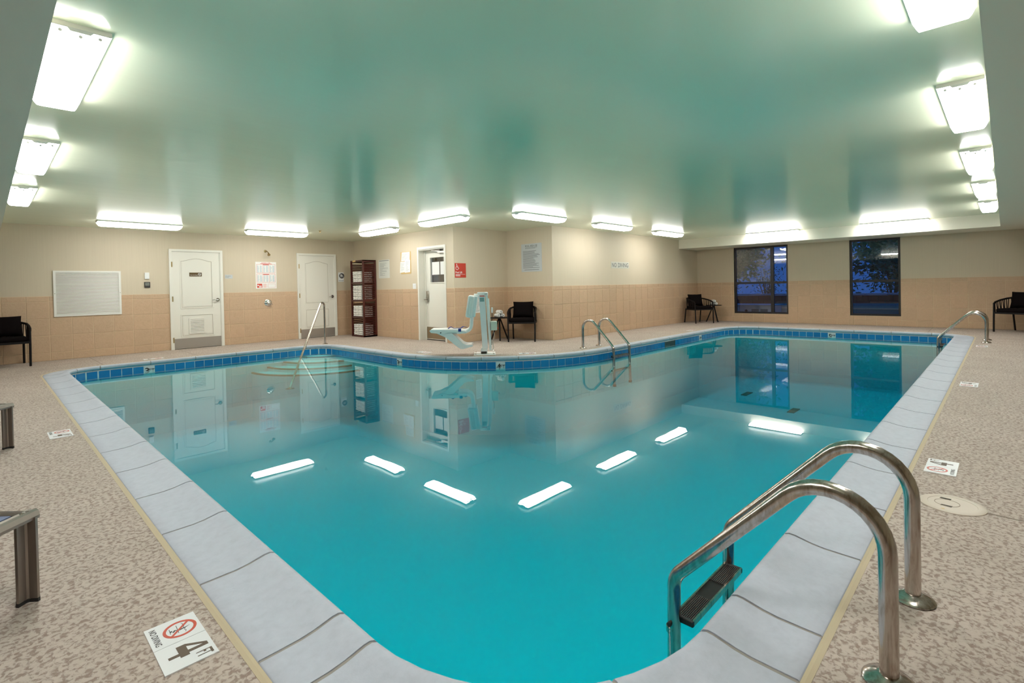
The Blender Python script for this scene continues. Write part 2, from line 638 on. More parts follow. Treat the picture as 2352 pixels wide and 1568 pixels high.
def tile_run(parent, fr_, a0, a1, anchor, pitch=0.3115, skip=()):
    """wall tiles between a0..a1 (local right axis of frame fr_), leaving out rectangles in skip"""
    cuts = []
    k0 = math.floor((a0 - anchor) / pitch) - 1
    for k in range(k0, k0 + 200):
        c = anchor + k * pitch
        if a0 + 0.03 < c < a1 - 0.03:
            cuts.append(c)
    cuts = [a0] + cuts + [a1]
    for i in range(len(cuts) - 1):
        for j in range(len(ROWS) - 1):
            rects = [(cuts[i], cuts[i + 1], ROWS[j], ROWS[j + 1])]
            for (s0, s1, t0, t1) in skip:
                nr = []
                for (p0, p1, q0, q1) in rects:
                    if p1 <= s0 or p0 >= s1 or q1 <= t0 or q0 >= t1:
                        nr.append((p0, p1, q0, q1))
                        continue
                    if p0 < s0:
                        nr.append((p0, s0, q0, q1))
                    if p1 > s1:
                        nr.append((s1, p1, q0, q1))
                    if q0 < t0:
                        nr.append((max(p0, s0), min(p1, s1), q0, t0))
                    if q1 > t1:
                        nr.append((max(p0, s0), min(p1, s1), t1, q1))
                rects = nr
            for (p0, p1, q0, q1) in rects:
                if p1 - p0 < 0.02 or q1 - q0 < 0.02:
                    continue
                w_, h_ = p1 - p0 - 2 * GR, q1 - q0 - 2 * GR
                key = (round(w_, 3), round(h_, 3))
                me = TILE_ME.get(key)
                if me is None:
                    b = MB()
                    a, c = w_ / 2, h_ / 2
                    e = 0.0025
                    b.add([(-a, -c, 0), (a, -c, 0), (a, c, 0), (-a, c, 0), (-a, -c, .006), (a, -c, .006), (a, c, .006), (-a, c, .006),
                           (-a + e, -c + e, .009), (a - e, -c + e, .009), (a - e, c - e, .009), (-a + e, c - e, .009)],
                          [(0, 1, 5, 4), (1, 2, 6, 5), (2, 3, 7, 6), (3, 0, 4, 7), (4, 5, 9, 8), (5, 6, 10, 9), (6, 7, 11, 10), (7, 4, 8, 11), (8, 9, 10, 11)])
                    me = b.mesh('wall_tile', M_TILE)
                    TILE_ME[key] = me
                o = link('wall_tile', me, parent)
                o.matrix_local = fr_ @ Matrix.Translation(((p0 + p1) / 2, (q0 + q1) / 2, 0.001))


TILE_ME = {}


def grout_backing(parent, fr_, rects):
    b = MB()
    for (a0, a1, b0, b1) in rects:
        b.box(a0, a1, b0, b1, -0.01, 0.0045)
    o = b.build('grout', M_GROUT, parent)
    o.matrix_local = fr_


FY = lambda Y: frame((0, Y, 0), (1, 0, 0), (0, 0, 1))          # local a = X
FX = lambda X: frame((X, 0, 0), (0, -1, 0), (0, 0, 1))         # local a = -Y

# --- wall with the two panelled doors
D1 = (2.715, 3.735)
D2 = (5.405, 6.428)
VENT = (0.895, 1.90, 0.80, 1.652)
w = MB().box(XL, XA + T, YD, YD + T, 0, 2.7).build('wall_left', M_WALL)
tag(w, 'cream wall with tan tile wainscot, two white panelled doors and vent grille', kind='structure')
sk = [(*D1, 0, 2.2), (*D2, 0, 2.2), VENT]
tile_run(w, FY(YD), XL, D1[0], 0.834, 0.3122, [VENT])
tile_run(w, FY(YD), D1[1], D2[0], 3.853, 0.311)
tile_run(w, FY(YD), D2[1], XA, 6.428 + 0.3115, 0.3115)
grout_backing(w, FY(YD), [(XL, VENT[0], 0, ZTILE), (VENT[0], VENT[1], 0, VENT[2]), (VENT[1], D1[0], 0, ZTILE), (D1[1], D2[0], 0, ZTILE), (D2[1], XA, 0, ZTILE)])

# --- wall with towel shelf and glazed door
D3 = (8.68, 9.705)
DD = 0.16
w = MB().box(XA, XA + T, D3[1] - 0.03, YD, 0, 2.7).box(XA, XA + T, YB + T, D3[0] + 0.03, 0, 2.7).box(XA, XA + T, D3[0] + 0.03, D3[1] - 0.03, 2.09, 2.7)
w = w.build('wall_alcove', M_WALL)
tag(w, 'cream and tiled wall beside the towel shelf with recessed glazed door', kind='structure')
tile_run(w, FX(XA), -YD, -D3[1], -11.251, 0.307)
tile_run(w, FX(XA), -D3[0], -YB, -D3[0], 0.4)
grout_backing(w, FX(XA), [(-YD, -D3[1], 0, ZTILE), (-D3[0], -YB, 0, ZTILE)])

# --- short wall behind the lift
w = MB().box(XA, XC + T, YB, YB + T, 0, 2.7).build('wall_lift', M_WALL)
tag(w, 'short cream and tiled wall carrying the red pool lift sign', kind='structure')
tile_run(w, FY(YB), XA, XC, 7.207, 0.305)
grout_backing(w, FY(YB), [(XA, XC, 0, ZTILE)])

# --- short wall with rules sign
w = MB().box(XC, XC + T, YE + T, YB, 0, 2.7).build('wall_rules', M_WALL)
tag(w, 'short cream and tiled wall carrying the pool rules sign', kind='structure')
tile_run(w, FX(XC), -YB, -YE, -8.234, 0.3115)
grout_backing(w, FX(XC), [(-YB, -YE, 0, ZTILE)])

# --- long NO DIVING wall
w = MB().box(XC, XW + T, YE, YE + T, 0, 2.7).build('wall_back', M_WALL)
tag(w, 'long cream wall with tile wainscot and no diving sign', kind='structure')
tile_run(w, FY(YE), XC, XW, 8.884, 0.3113)
grout_backing(w, FY(YE), [(XC, XW, 0, ZTILE)])

# --- window wall
W1 = (4.415, 5.905)
W2 = (1.865, 2.935)
ZW0, ZW1 = 0.247, ZS
b = MB()
b.box(XW, XW + T, YN, W2[0], 0, 2.7).box(XW, XW + T, W2[1], W1[0], 0, 2.7).box(XW, XW + T, W1[1], YE, 0, 2.7)
for q in (W1, W2):
    b.box(XW, XW + T, q[0], q[1], 0, ZW0).box(XW, XW + T, q[0], q[1], ZW1, 2.7)
w = b.build('wall_right', M_WALL)
tag(w, 'cream window wall with tan tile wainscot', kind='structure')
wk = [(-W1[1], -W1[0], ZW0, 3), (-W2[1], -W2[0], ZW0, 3)]
tile_run(w, FX(XW), -YE, -W1[1], -5.965 - 0.02, 0.3115)
tile_run(w, FX(XW), -W1[1], -W1[0], -5.663, 0.3, wk)
tile_run(w, FX(XW), -W1[0], -W2[1], -4.169, 0.3115)
tile_run(w, FX(XW), -W2[1], -W2[0], -2.605, 0.24, wk)
tile_run(w, FX(XW), -W2[0], -YN, -1.246, 0.3105)
grout_backing(w, FX(XW), [(-YE, -W1[1], 0, ZTILE), (-W1[1], -W1[0], 0, ZW0), (-W1[0], -W2[1], 0, ZTILE), (-W2[1], -W2[0], 0, ZW0), (-W2[0], -YN, 0, ZTILE)])

# --- walls behind the camera (plain)
w = MB().box(XL - T, XL, YN, YD + T, 0, 2.7).build('wall_near_left', M_WALL)
tag(w, 'cream wall behind the sun loungers', kind='structure')
w = MB().box(XL - T, XW + T, YN - T, YN, 0, 2.7).build('wall_near', M_WALL)
tag(w, 'cream wall behind the camera', kind='structure')

# --- ceiling with dropped soffits
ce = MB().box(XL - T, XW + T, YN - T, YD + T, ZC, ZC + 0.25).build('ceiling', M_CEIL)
tag(ce, 'raised satin cream ceiling over the pool', kind='structure')
MB().box(XL, 0.204, YN, YD, ZS, ZC + 0.01).build('soffit', M_SOFFIT, ce)
MB().box(0.204, XW, YN, 0.066, ZS, ZC + 0.01).build('soffit', M_SOFFIT, ce)
MB().box(14.55, XW, 0.066, YE, ZS, ZC + 0.01).build('soffit', M_SOFFIT, ce)

# ================================================================== pool path
PC = [((0.881, 0.745), 0.75, 1), ((13.845, 0.745), 0.38, 1), ((13.845, 5.195), 0.62, 1), ((5.085, 5.195), 2.755, -1), ((5.085, 10.65), 0.36, 1), ((0.881, 10.65), 0.42, 1)]
SEGS = []   # ('L', p0, p1) / ('A', centre, radius, a0, a1)  with outward normals


def build_path():
    n = len(PC)
    tang = []
    for i in range(n):
        p = Vector(PC[i][0])
        a = Vector(PC[i - 1][0])
        c = Vector(PC[(i + 1) % n][0])
        r_ = PC[i][1]
        din, dout = (p - a).normalized(), (c - p).normalized()
        tang.append((p - din * r_, p + dout * r_, din, dout, r_, PC[i][2]))
    for i in range(n):
        t_in, t_out, din, dout, r_, sg = tang[i]
        left = Vector((-din.y, din.x)) * sg
        ctr = t_in + left * r_
        a0 = math.atan2((t_in - ctr).y, (t_in - ctr).x)
        a1 = a0 + sg * PI / 2
        SEGS.append(('A', ctr, r_, a0, a1, sg))
        nxt = tang[(i + 1) % n][0]
        SEGS.append(('L', t_out, nxt))


build_path()
SLEN = [abs(s[4] - s[3]) * s[2] if s[0] == 'A' else (s[2] - s[1]).length for s in SEGS]
SCUM = [0.0]
for q in SLEN:
    SCUM.append(SCUM[-1] + q)
PERIM = SCUM[-1]


def path_at(s):
    s = s % PERIM
    for i, sg in enumerate(SEGS):
        if s <= SCUM[i + 1] + 1e-9:
            t = s - SCUM[i]
            if sg[0] == 'L':
                d = (sg[2] - sg[1]).normalized()
                p = sg[1] + d * t
                return p, Vector((d.y, -d.x))
            a = sg[3] + (sg[4] - sg[3]) * t / SLEN[i]
            nn = Vector((math.cos(a), math.sin(a)))
            p = sg[1] + nn * sg[2]
            return p, nn * sg[5]
    return path_at(0)


def outline(d, step=0.25):
    pts = []
    for i, sg in enumerate(SEGS):
        k = 1 if sg[0] == 'L' else max(6, int(SLEN[i] / 0.09))
        for j in range(k):
            p, nn = path_at(SCUM[i] + SLEN[i] * j / k + 1e-7)
            pts.append(p + nn * d)
    return pts


CW = 0.305           # coping width
ZWAT = -0.12         # water level
ZFLOOR = -1.28

# deck (floor) with the pool cut out
hole = outline(CW + 0.022)
room = [Vector((XL, YN)), Vector((XW, YN)), Vector((XW, YE)), Vector((XC, YE)), Vector((XC, YB)), Vector((XA + 0.5, YB)), Vector((XA + 0.5, YD)), Vector((XL, YD))]
tri = geometry.tessellate_polygon([[Vector((p.x, p.y, 0)) for p in room], [Vector((p.x, p.y, 0)) for p in reversed(hole)]])
allp = room + list(reversed(hole))
b = MB()
vs = [(p.x, p.y, 0.0) for p in allp]
fs = []
for t in tri:
    a, c, d = (allp[i] for i in t)
    cr = (c.x - a.x) * (d.y - a.y) - (c.y - a.y) * (d.x - a.x)
    fs.append(tuple(t) if cr > 0 else tuple(reversed(t)))
b.add(vs, fs)
nh = len(hole)
vv = [(p.x, p.y, 0.0) for p in hole] + [(p.x, p.y, -0.12) for p in hole]
b.add(vv, [(i, (i + 1) % nh, nh + (i + 1) % nh, nh + i) for i in range(nh)])
fl = b.build('floor', M_DECK)
tag(fl, 'beige knockdown textured concrete pool deck', kind='structure')
for p0, p1 in (((1.377, 12.62), (1.382, 11.02)), ((2.83, 12.62), (2.80, 11.02)), ((5.9, 12.62), (5.65, 10.95)), ((15.78, 1.25), (14.20, 1.22)), ((3.437, 0.09), (3.36, -1.9)), ((0.44, 7.6), (-2.2, 7.62)), ((9.6, 7.02), (9.6, 5.55))):
    mb = MB()
    d = (Vector(p1) - Vector(p0)).normalized()
    s = Vector((-d.y, d.x)) * 0.004
    a, c = Vector(p0), Vector(p1)
    mb.add([(a.x - s.x, a.y - s.y, .0008), (c.x - s.x, c.y - s.y, .0008), (c.x + s.x, c.y + s.y, .0008), (a.x + s.x, a.y + s.y, .0008)], [(0, 1, 2, 3)])
    mb.build('saw_cut', M_CRACK, fl)

# ================================================================== pool
pool = thing('swimming_pool', 'L-shaped indoor swimming pool with white coping and blue waterline tiles', 'pool')


def sweep(prof, s0, s1, mats, name, parent, closed_ends=True, step=0.10, smooth=False, closed_prof=True):
    """sweep a profile [(d,z)] along the path between arclengths"""
    # subdivide only on arcs
    ss = [s0]
    for i, sg in enumerate(SEGS):
        for base in (-PERIM, 0, PERIM):
            a, c = SCUM[i] + base, SCUM[i + 1] + base
            if sg[0] == 'A':
                k = max(3, int(SLEN[i] / step))
                for j in range(k + 1):
                    q = a + (c - a) * j / k
                    if s0 + 1e-4 < q < s1 - 1e-4:
                        ss.append(q)
            else:
                for q in (a, c):
                    if s0 + 1e-4 < q < s1 - 1e-4:
                        ss.append(q)
    ss.append(s1)
    ss = sorted(set(round(q, 5) for q in ss))
    n = len(prof)
    vs, fs = [], []
    for q in ss:
        p, nn = path_at(q)
        for d, z in prof:
            vs.append((p.x + nn.x * d, p.y + nn.y * d, z))
    m_ = n if closed_prof else n - 1
    for i in range(len(ss) - 1):
        for k in range(m_):
            k2 = (k + 1) % n
            fs.append((i * n + k, (i + 1) * n + k, (i + 1) * n + k2, i * n + k2))
    if closed_ends and closed_prof:
        fs.append(tuple(range(n)))
        fs.append(tuple(range(len(ss) * n - 1, (len(ss) - 1) * n - 1, -1)))
    b = MB()
    b.add(vs, fs)
    return b.build(name, mats, parent, smooth)


# basin shell
DB = 0.05
bo = outline(DB)
nb = len(bo)
b = MB()
b.add([(p.x, p.y, -0.045) for p in bo] + [(p.x, p.y, ZFLOOR) for p in bo], [(i, nb + i, nb + (i + 1) % nb, (i + 1) % nb) for i in range(nb)])
tri = geometry.tessellate_polygon([[Vector((p.x, p.y, 0)) for p in bo]])
fs = []
for t in tri:
    a, c, d = (bo[i] for i in t)
    cr = (c.x - a.x) * (d.y - a.y) - (c.y - a.y) * (d.x - a.x)
    fs.append(tuple(t) if cr > 0 else tuple(reversed(t)))
b.add([(p.x, p.y, ZFLOOR) for p in bo], fs)
b.build('basin', M_PLASTER, pool)

# corner steps (quarter rounds)
cx_, cy_ = 5.085 + DB, 10.65 + DB
for rr, z in ((1.50, -0.40), (1.20, -0.33), (0.88, -0.26), (0.55, -0.19)):
    poly = [(cx_, cy_)] + circ(cx_, cy_, rr, 20, PI, 1.5 * PI)
    st = MB().prism(poly, ZFLOOR, z).build('step', M_PLASTER, pool)
    o_ = circ(cx_, cy_, rr + 0.002, 20, PI, 1.5 * PI)
    i_ = circ(cx_, cy_, rr - 0.04, 20, PI, 1.5 * PI)
    mb = MB()
    n = len(o_)
    mb.add([(a, c, z + .003) for a, c in o_] + [(a, c, z + .003) for a, c in i_] + [(a, c, z - .025) for a, c in o_], [(i, i + 1, n + i + 1, n + i) for i in range(n - 1)] + [(2 * n + i, 2 * n + i + 1, i + 1, i) for i in range(n - 1)])
    mb.build('step_edge', M_STEPEDGE, st)

# coping mortar bed, sealant strip and stones
bed = sweep([(CW - .002, -.07), (CW - .002, -.004), (.16, .000), (.09, .011), (.05, .019), (.028, .020), (.012, .011), (.008, -.02), (.02, -.034), (.05, -.043), (.06, -.07)], 0, PERIM, M_MORTAR, 'mortar_bed', pool, closed_ends=False)
sweep([(CW + .026, -.05), (CW + .026, .001), (CW + .012, .002), (CW, -.001), (CW, -.05)], 0, PERIM, M_CAULK, 'joint_sealant', pool, closed_ends=False)
PROF = [(CW, -.06), (CW, -.006), (CW - .006, .000), (.24, .001), (.17, .003), (.12, .009), (.08, .018), (.052, .024), (.03, .025), (.013, .019), (.003, .007), (.0, -.008), (.004, -.023), (.016, -.036), (.035, -.044), (.055, -.047), (.058, -.06)]


def s_of(seg, val, axis):
    sg = SEGS[seg]
    p0 = sg[1][axis]
    return SCUM[seg] + abs(val - p0)


joints = []
for i, sg in enumerate(SEGS):
    if sg[0] == 'A':
        pit = 0.40 if sg[5] > 0 else 0.60
        k = max(1, round(SLEN[i] / pit))
        joints += [SCUM[i] + SLEN[i] * j / k for j in range(k + 1)]
    else:
        anchor = {1: s_of(1, 1.891, 0), 11: s_of(11, 1.709, 1)}.get(i)
        a, c = SCUM[i], SCUM[i + 1]
        pit = 0.629
        if anchor is None:
            k = max(1, round((c - a) / pit))
            joints += [a + (c - a) * j / k for j in range(1, k)]
        else:
            k = -40
            while k < 40:
                q = anchor + k * pit
                if a + 0.2 < q < c - 0.2:
                    joints.append(q)
                k += 1
joints = sorted(set(round(q % PERIM, 4) for q in joints))
jj = []
for q in joints:
    if not jj or q - jj[-1] > 0.1:
        jj.append(q)
for i, s0 in enumerate(jj):
    s1 = jj[(i + 1) % len(jj)]
    if s1 <= s0:
        s1 += PERIM
    if s1 - s0 < 0.05:
        continue
    sweep(PROF, s0 + 0.007, s1 - 0.007, M_COPE, 'coping_stone', pool, smooth=50)

# waterline tiles
TP = PERIM / round(PERIM / 0.1535)
NT = round(PERIM / TP)
th = TP / 2 - 0.004
mb = MB()
e = .003
mb.add([(-th, -.075, 0), (th, -.075, 0), (th, .075, 0), (-th, .075, 0), (-th + e, -.075 + e, .006), (th - e, -.075 + e, .006), (th - e, .075 - e, .006), (-th + e, .075 - e, .006)],
       [(0, 1, 5, 4), (1, 2, 6, 5), (2, 3, 7, 6), (3, 0, 4, 7), (4, 5, 6, 7)])
blue_me = mb.mesh('waterline_tile', M_BLUE)
mark_me = mb.mesh('marker_tile', M_CERAM)
sweep([(DB - .002, -.062), (DB - .014, -.06), (DB - .014, -.235), (DB - .002, -.237)], 0, PERIM, M_PGROUT, 'tile_grout', pool, closed_ends=False)


def nearest_s(px, py):
    return min((((path_at(k * .02)[0] - Vector((px, py))).length, k * .02) for k in range(int(PERIM / .02))), key=lambda t: t[0])[1]


marks = {}
for (px, py, tx) in ((1.97, 10.62, '3'), (5.06, 7.75, '3'), (5.905, 6.05, '4'), (11.84, 5.165, '4'), (13.875, 2.956, '5')):
    marks[int(nearest_s(px, py) / TP)] = tx
skim = {int(s / TP) for s in (nearest_s(10.15, 5.165), nearest_s(10.30, 5.165), nearest_s(10.45, 5.165))}
TZ = -0.062 - 0.0755
for k in range(NT):
    if k in skim:
        continue
    p, nn = path_at((k + .5) * TP)
    # right axis such that right x up points into the pool
    rr = Vector((0, 0, 1)).cross(Vector((-nn.x, -nn.y, 0)))
    si = [j for j in range(len(SEGS)) if SCUM[j] <= (k + .5) * TP <= SCUM[j + 1]][0]
    ins = .0135 + (TP * TP / 8 / SEGS[si][2] + .001 if SEGS[si][0] == 'A' and SEGS[si][5] > 0 else 0)
    Mx = frame((p.x + nn.x * (DB - ins), p.y + nn.y * (DB - ins), TZ), rr, (0, 0, 1))
    if k in marks:
        o = link('marker_tile', mark_me, pool)
        o.matrix_local = Mx
        t = text_mb(marks[k], 0.10, -0.032, 0.0, .0066, bold=.03)
        t2 = text_mb('FT', 0.06, 0.035, 0.0, .0066, bold=.01)
        t.build('numeral', M_INK, o)
        t2.build('lettering', M_INK, o)
    else:
        o = link('waterline_tile', blue_me, pool)
        o.matrix_local = Mx
# skimmer mouth in the tile line
p, nn = path_at(nearest_s(10.30, 5.165))
rr = Vector((0, 0, 1)).cross(Vector((-nn.x, -nn.y, 0)))
sk_ = MB().box(-.225, .225, -.075, .072, -.002, .004).build('skimmer_mouth', mat('skimmer_dark', (0.02, 0.05, 0.05), 0.5), pool)
sk_.matrix_local = frame((p.x + nn.x * (DB - .0135), p.y + nn.y * (DB - .0135), TZ), rr, (0, 0, 1))
o = MB().box(-.225, .0, -.075, .0, .0, .0055).box(-.235, -.222, -.078, .078, 0, .009).box(.222, .235, -.078, .078, 0, .009).build('skimmer_weir', mat('weir_grey', (0.10, 0.16, 0.16), 0.5), sk_)
# floor drain grates seen through the water
for (x, y) in ((10.6, 2.9), (11.6, 4.1)):
    g_ = MB().box(x - .2, x + .2, y - .06, y + .06, ZFLOOR, ZFLOOR + .012).build('floor_grate', M_STEPEDGE, pool)

# water body
wo = outline(DB + 0.012)
nw = len(wo)
b = MB()
tri = geometry.tessellate_polygon([[Vector((p.x, p.y, 0)) for p in wo]])
fs_u, fs_d = [], []
for t in tri:
    a, c, d = (wo[i] for i in t)
    cr = (c.x - a.x) * (d.y - a.y) - (c.y - a.y) * (d.x - a.x)
    up = tuple(t) if cr > 0 else tuple(reversed(t))
    fs_u.append(up)
    fs_d.append(tuple(nw + i for i in reversed(up)))
b.add([(p.x, p.y, ZWAT) for p in wo] + [(p.x, p.y, ZFLOOR - .02) for p in wo], fs_u + fs_d + [(nw + i, nw + (i + 1) % nw, (i + 1) % nw, i) for i in range(nw)])
water = b.build('pool_water', M_WATER)
tag(water, 'still clear turquoise water filling the pool', 'water', kind='stuff')

# ================================================================== doors
def panel_door(name, x0, x1, label, louver):
    wd = x1 - x0
    d = thing(name, label, None, mtx=on_y(x0, 0, YD), kind='structure')
    f = MB()
    f.box(0, .05, 0, 2.125, 0, .035).box(wd - .05, wd, 0, 2.125, 0, .035).box(.05, wd - .05, 2.075, 2.125, 0, .035)
    f.box(.05, .062, 0, 2.07, 0, .028).box(wd - .062, wd - .05, 0, 2.07, 0, .028)
    f.build('frame', M_WHITE, d)
    lf = MB().box(.055, wd - .055, .012, 2.072, 0, .016).build('leaf', M_DOOR, d)
    MB().box(.055, wd - .055, 0, .012, 0, .012).build('threshold_gap', M_VOID, d)
    # raised panels with arched top
    cx0, cx1 = .19, wd - .20

    def pan(y0, y1, arch):
        def shape(ins):
            a, c = cx0 + ins, cx1 - ins
            pts = [(a, y0 + ins), (c, y0 + ins), (c, y1 - ins)]
            if arch:
                for k in range(1, 12):
                    t = k / 12
                    x = c + (a - c) * t
                    pts.append((x, y1 - ins + arch * (0.5 - 0.5 * math.cos(2 * PI * t)) ** 0.8))
            pts.append((a, y1 - ins))
            return pts
        mb = MB()
        mb.ring(shape(0), shape(.022), .0155, .0225)
        mb.prism(shape(.045), .0155, .021)
        mb.build('panel', M_DOOR, lf, smooth=False)
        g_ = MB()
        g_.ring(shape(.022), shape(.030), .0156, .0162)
        g_.build('panel_groove', mat('door_shadow_line', (0.45, 0.40, 0.33), 0.7), lf)  # darker ring paints the shade line around the raised panel
    pan(.86, 1.895, .06)
    pan(.25, .735, 0)
    MB().box(.06, wd - .06, .018, .225, .016, .019).build('kick_plate', M_KICK, lf)
    for z in (.20, 1.07, 1.80):
        MB().box(.036, .058, z - .055, z + .055, .016, .040).build('hinge', M_BRASS, d)
    h = MB()
    hx, hz = wd - .115, 1.03
    h.tube([(hx, hz, .016), (hx, hz, .024)], .038, 18).tube([(hx, hz, .02), (hx, hz, .07)], .013, 12)
    h.tube([(hx, hz, .066), (hx - .05, hz + .004, .07), (hx - .115, hz - .004, .066)], [.011, .010, .008], 10)
    h.build('handle', M_CHROME, lf, smooth=40)
    if louver:
        lx0, lx1, lz0, lz1 = .335, .65, .315, .645
        mb = MB()
        mb.ring([(lx0, lz0), (lx1, lz0), (lx1, lz1), (lx0, lz1)], [(lx0 + .03, lz0 + .03), (lx1 - .03, lz0 + .03), (lx1 - .03, lz1 - .03), (lx0 + .03, lz1 - .03)], .021, .032)
        lv = mb.build('louver_vent', M_DOOR, lf)
        MB().box(lx0 + .03, lx1 - .03, lz0 + .03, lz1 - .03, .021, .0222).build('louver_back', mat('louver_dark', (.30, .24, .17), .8), lv)
        sl = MB().bar((lx0 + .03, 0, 0), (lx1 - .03, 0, 0), .003, .021, up=(0, .93, -.36)).mesh('louver_slat', M_DOOR)
        for k in range(9):
            o = link('louver_slat', sl, lv)
            o.location = (0, lz0 + .045 + k * .030, .029)
    return d


panel_door('door_1', D1[0], D1[1], 'white panelled door with louver vent and no smoking plate', True)
panel_door('door_2', D2[0], D2[1], 'white arched-panel door beside the towel shelf', False)

# --- recessed glazed door in the alcove wall
d3 = thing('door_3', 'white recessed door with small window papered inside, by the lift', None, mtx=on_x(D3[1], 0, XA), kind='structure')
wd = D3[1] - D3[0]
f = MB()
f.box(0, .05, 0, 2.125, -.005, .02).box(wd - .05, wd, 0, 2.125, -.005, .02).box(.05, wd - .05, 2.07, 2.125, -.005, .02)
f.box(.03, .055, 0, 2.09, -DD - .04, 0).box(wd - .055, wd - .03, 0, 2.09, -DD - .04, 0).box(.03, wd - .03, 2.05, 2.09, -DD - .04, 0)
f.box(.055, .085, 0, 2.05, -DD - .01, -DD + .02)
f.build('frame', M_WHITE, d3)
lx0, lx1 = .06, wd - .06
gx0, gx1, gz0, gz1 = lx0 + .20, lx1 - .20, 1.32, 1.88
lf = MB()
lf.box(lx0, gx0, .02, 2.045, -DD - .045, -DD).box(gx1, lx1, .02, 2.045, -DD - .045, -DD).box(gx0, gx1, .02, gz0, -DD - .045, -DD).box(gx0, gx1, gz1, 2.045, -DD - .045, -DD)
lf.ring([(gx0 - .02, gz0 - .02), (gx1 + .02, gz0 - .02), (gx1 + .02, gz1 + .02), (gx0 - .02, gz1 + .02)], [(gx0, gz0), (gx1, gz0), (gx1, gz1), (gx0, gz1)], -DD, -DD + .012)
lf = lf.build('leaf', M_DOOR, d3)
MB().box(gx0, gx1, gz0, gz1, -DD - .03, -DD - .025).build('pane', M_GLASS, lf)
MB().box(-.1, wd + .1, -.02, 2.2, -DD - .24, -DD - .23).box(-.1, -.09, 0, 2.2, -DD - .24, -DD - .05).box(wd + .09, wd + .1, 0, 2.2, -DD - .24, -DD - .05).build('room_beyond', M_GLAZE, d3)
MB().box(gx0 + .03, gx0 + .30, gz0 + .17, gz1 - .10, -DD - .024, -DD - .022).build('paper_sheet', M_PAPER, lf)
MB().box(gx0 + .335, gx1 - .03, gz0 + .17, gz1 - .10, -DD - .024, -DD - .022).build('paper_sheet', M_PAPER, lf)
MB().box(lx0 + .01, lx1 - .01, .03, .30, -DD, -DD + .003).build('kick_plate', mat('kick_brown', (0.33, 0.25, 0.16), 0.4, metal=.7), lf)
MB().box(lx0, lx1, .022, .032, -DD, -DD + .012).build('door_sweep', M_WHITE, lf)
h = MB().rbox((.07, .25, .03), (lx0 + .09, 1.0, -DD + .013), .012).tube([(lx0 + .09, .93, -DD + .02), (lx0 + .09, .93, -DD + .06)], .012, 10).tube([(lx0 + .09, .93, -DD + .055), (lx0 - .0, .925, -DD + .05)], .010, 8)
h.build('handle', M_STEEL, lf, smooth=40)
c_ = MB().rbox((.25, .055, .05), (lx1 - .25, 1.985, -DD + .03), .01).bar((lx1 - .16, 1.985, -DD + .05), (lx1 - .55, 2.035, -DD + .09), .02, .008).bar((lx1 - .6, 2.035, -DD + .03), (lx1 - .3, 2.035, -DD + .03), .03, .03)
c_.build('door_closer', mat('closer_alu', (0.6, 0.58, 0.54), 0.35, metal=.7), lf)

# ================================================================== windows
def window(name, q, label, bar_z, mull, fog):
    y0, y1 = q
    d = thing(name, label, None, mtx=on_x(y1, ZW0, XW), kind='structure')
    wd_, h_ = y1 - y0, ZW1 - ZW0
    fw = .05
    z0, z1 = -.10, -.03
    f = MB().box(0, fw, 0, h_, z0, z1).box(wd_ - fw, wd_, 0, h_, z0, z1).box(fw, wd_ - fw, 0, fw, z0, z1).box(fw, wd_ - fw, h_ - fw, h_, z0, z1)
    f.build('window_frame', M_BRONZE, d)
    bz = bar_z - ZW0
    MB().box(fw, wd_ - fw, bz - .03, bz + .03, z0, z1 + .005).build('transom_bar', M_BRONZE, d)
    MB().box(-.004, .0, 0, h_, -.10, -.001).box(wd_, wd_ + .004, 0, h_, -.10, -.001).build('reveal', M_WHITE, d)
    cols = [(fw, wd_ - fw)]
    if mull:
        a = y1 - mull[1]
        c = y1 - mull[0]
        MB().box(a, c, fw, h_ - fw, z0, z1 + .002).build('mullion', M_BRONZE, d)
        cols = [(fw, a), (c, wd_ - fw)]
    for i, (a, c) in enumerate(cols):
        for k, (s0, s1) in enumerate(((fw, bz - .03), (bz + .03, h_ - fw))):
            MB().add([(a, s0, -.065), (c, s0, -.065), (c, s1, -.065), (a, s1, -.065)], [(0, 1, 2, 3)]).build('pane', M_FOG if fog and i == 0 and k == 1 else M_GLASS, d)


window('window_1', W1, 'dark bronze four-pane window with a fogged wide pane', 1.15, (4.80, 4.885), True)
window('window_2', W2, 'dark bronze two-pane window looking out on blue dusk', 1.14, None, False)

# ================================================================== ceiling lights
LN, LW = 1.27, 0.245


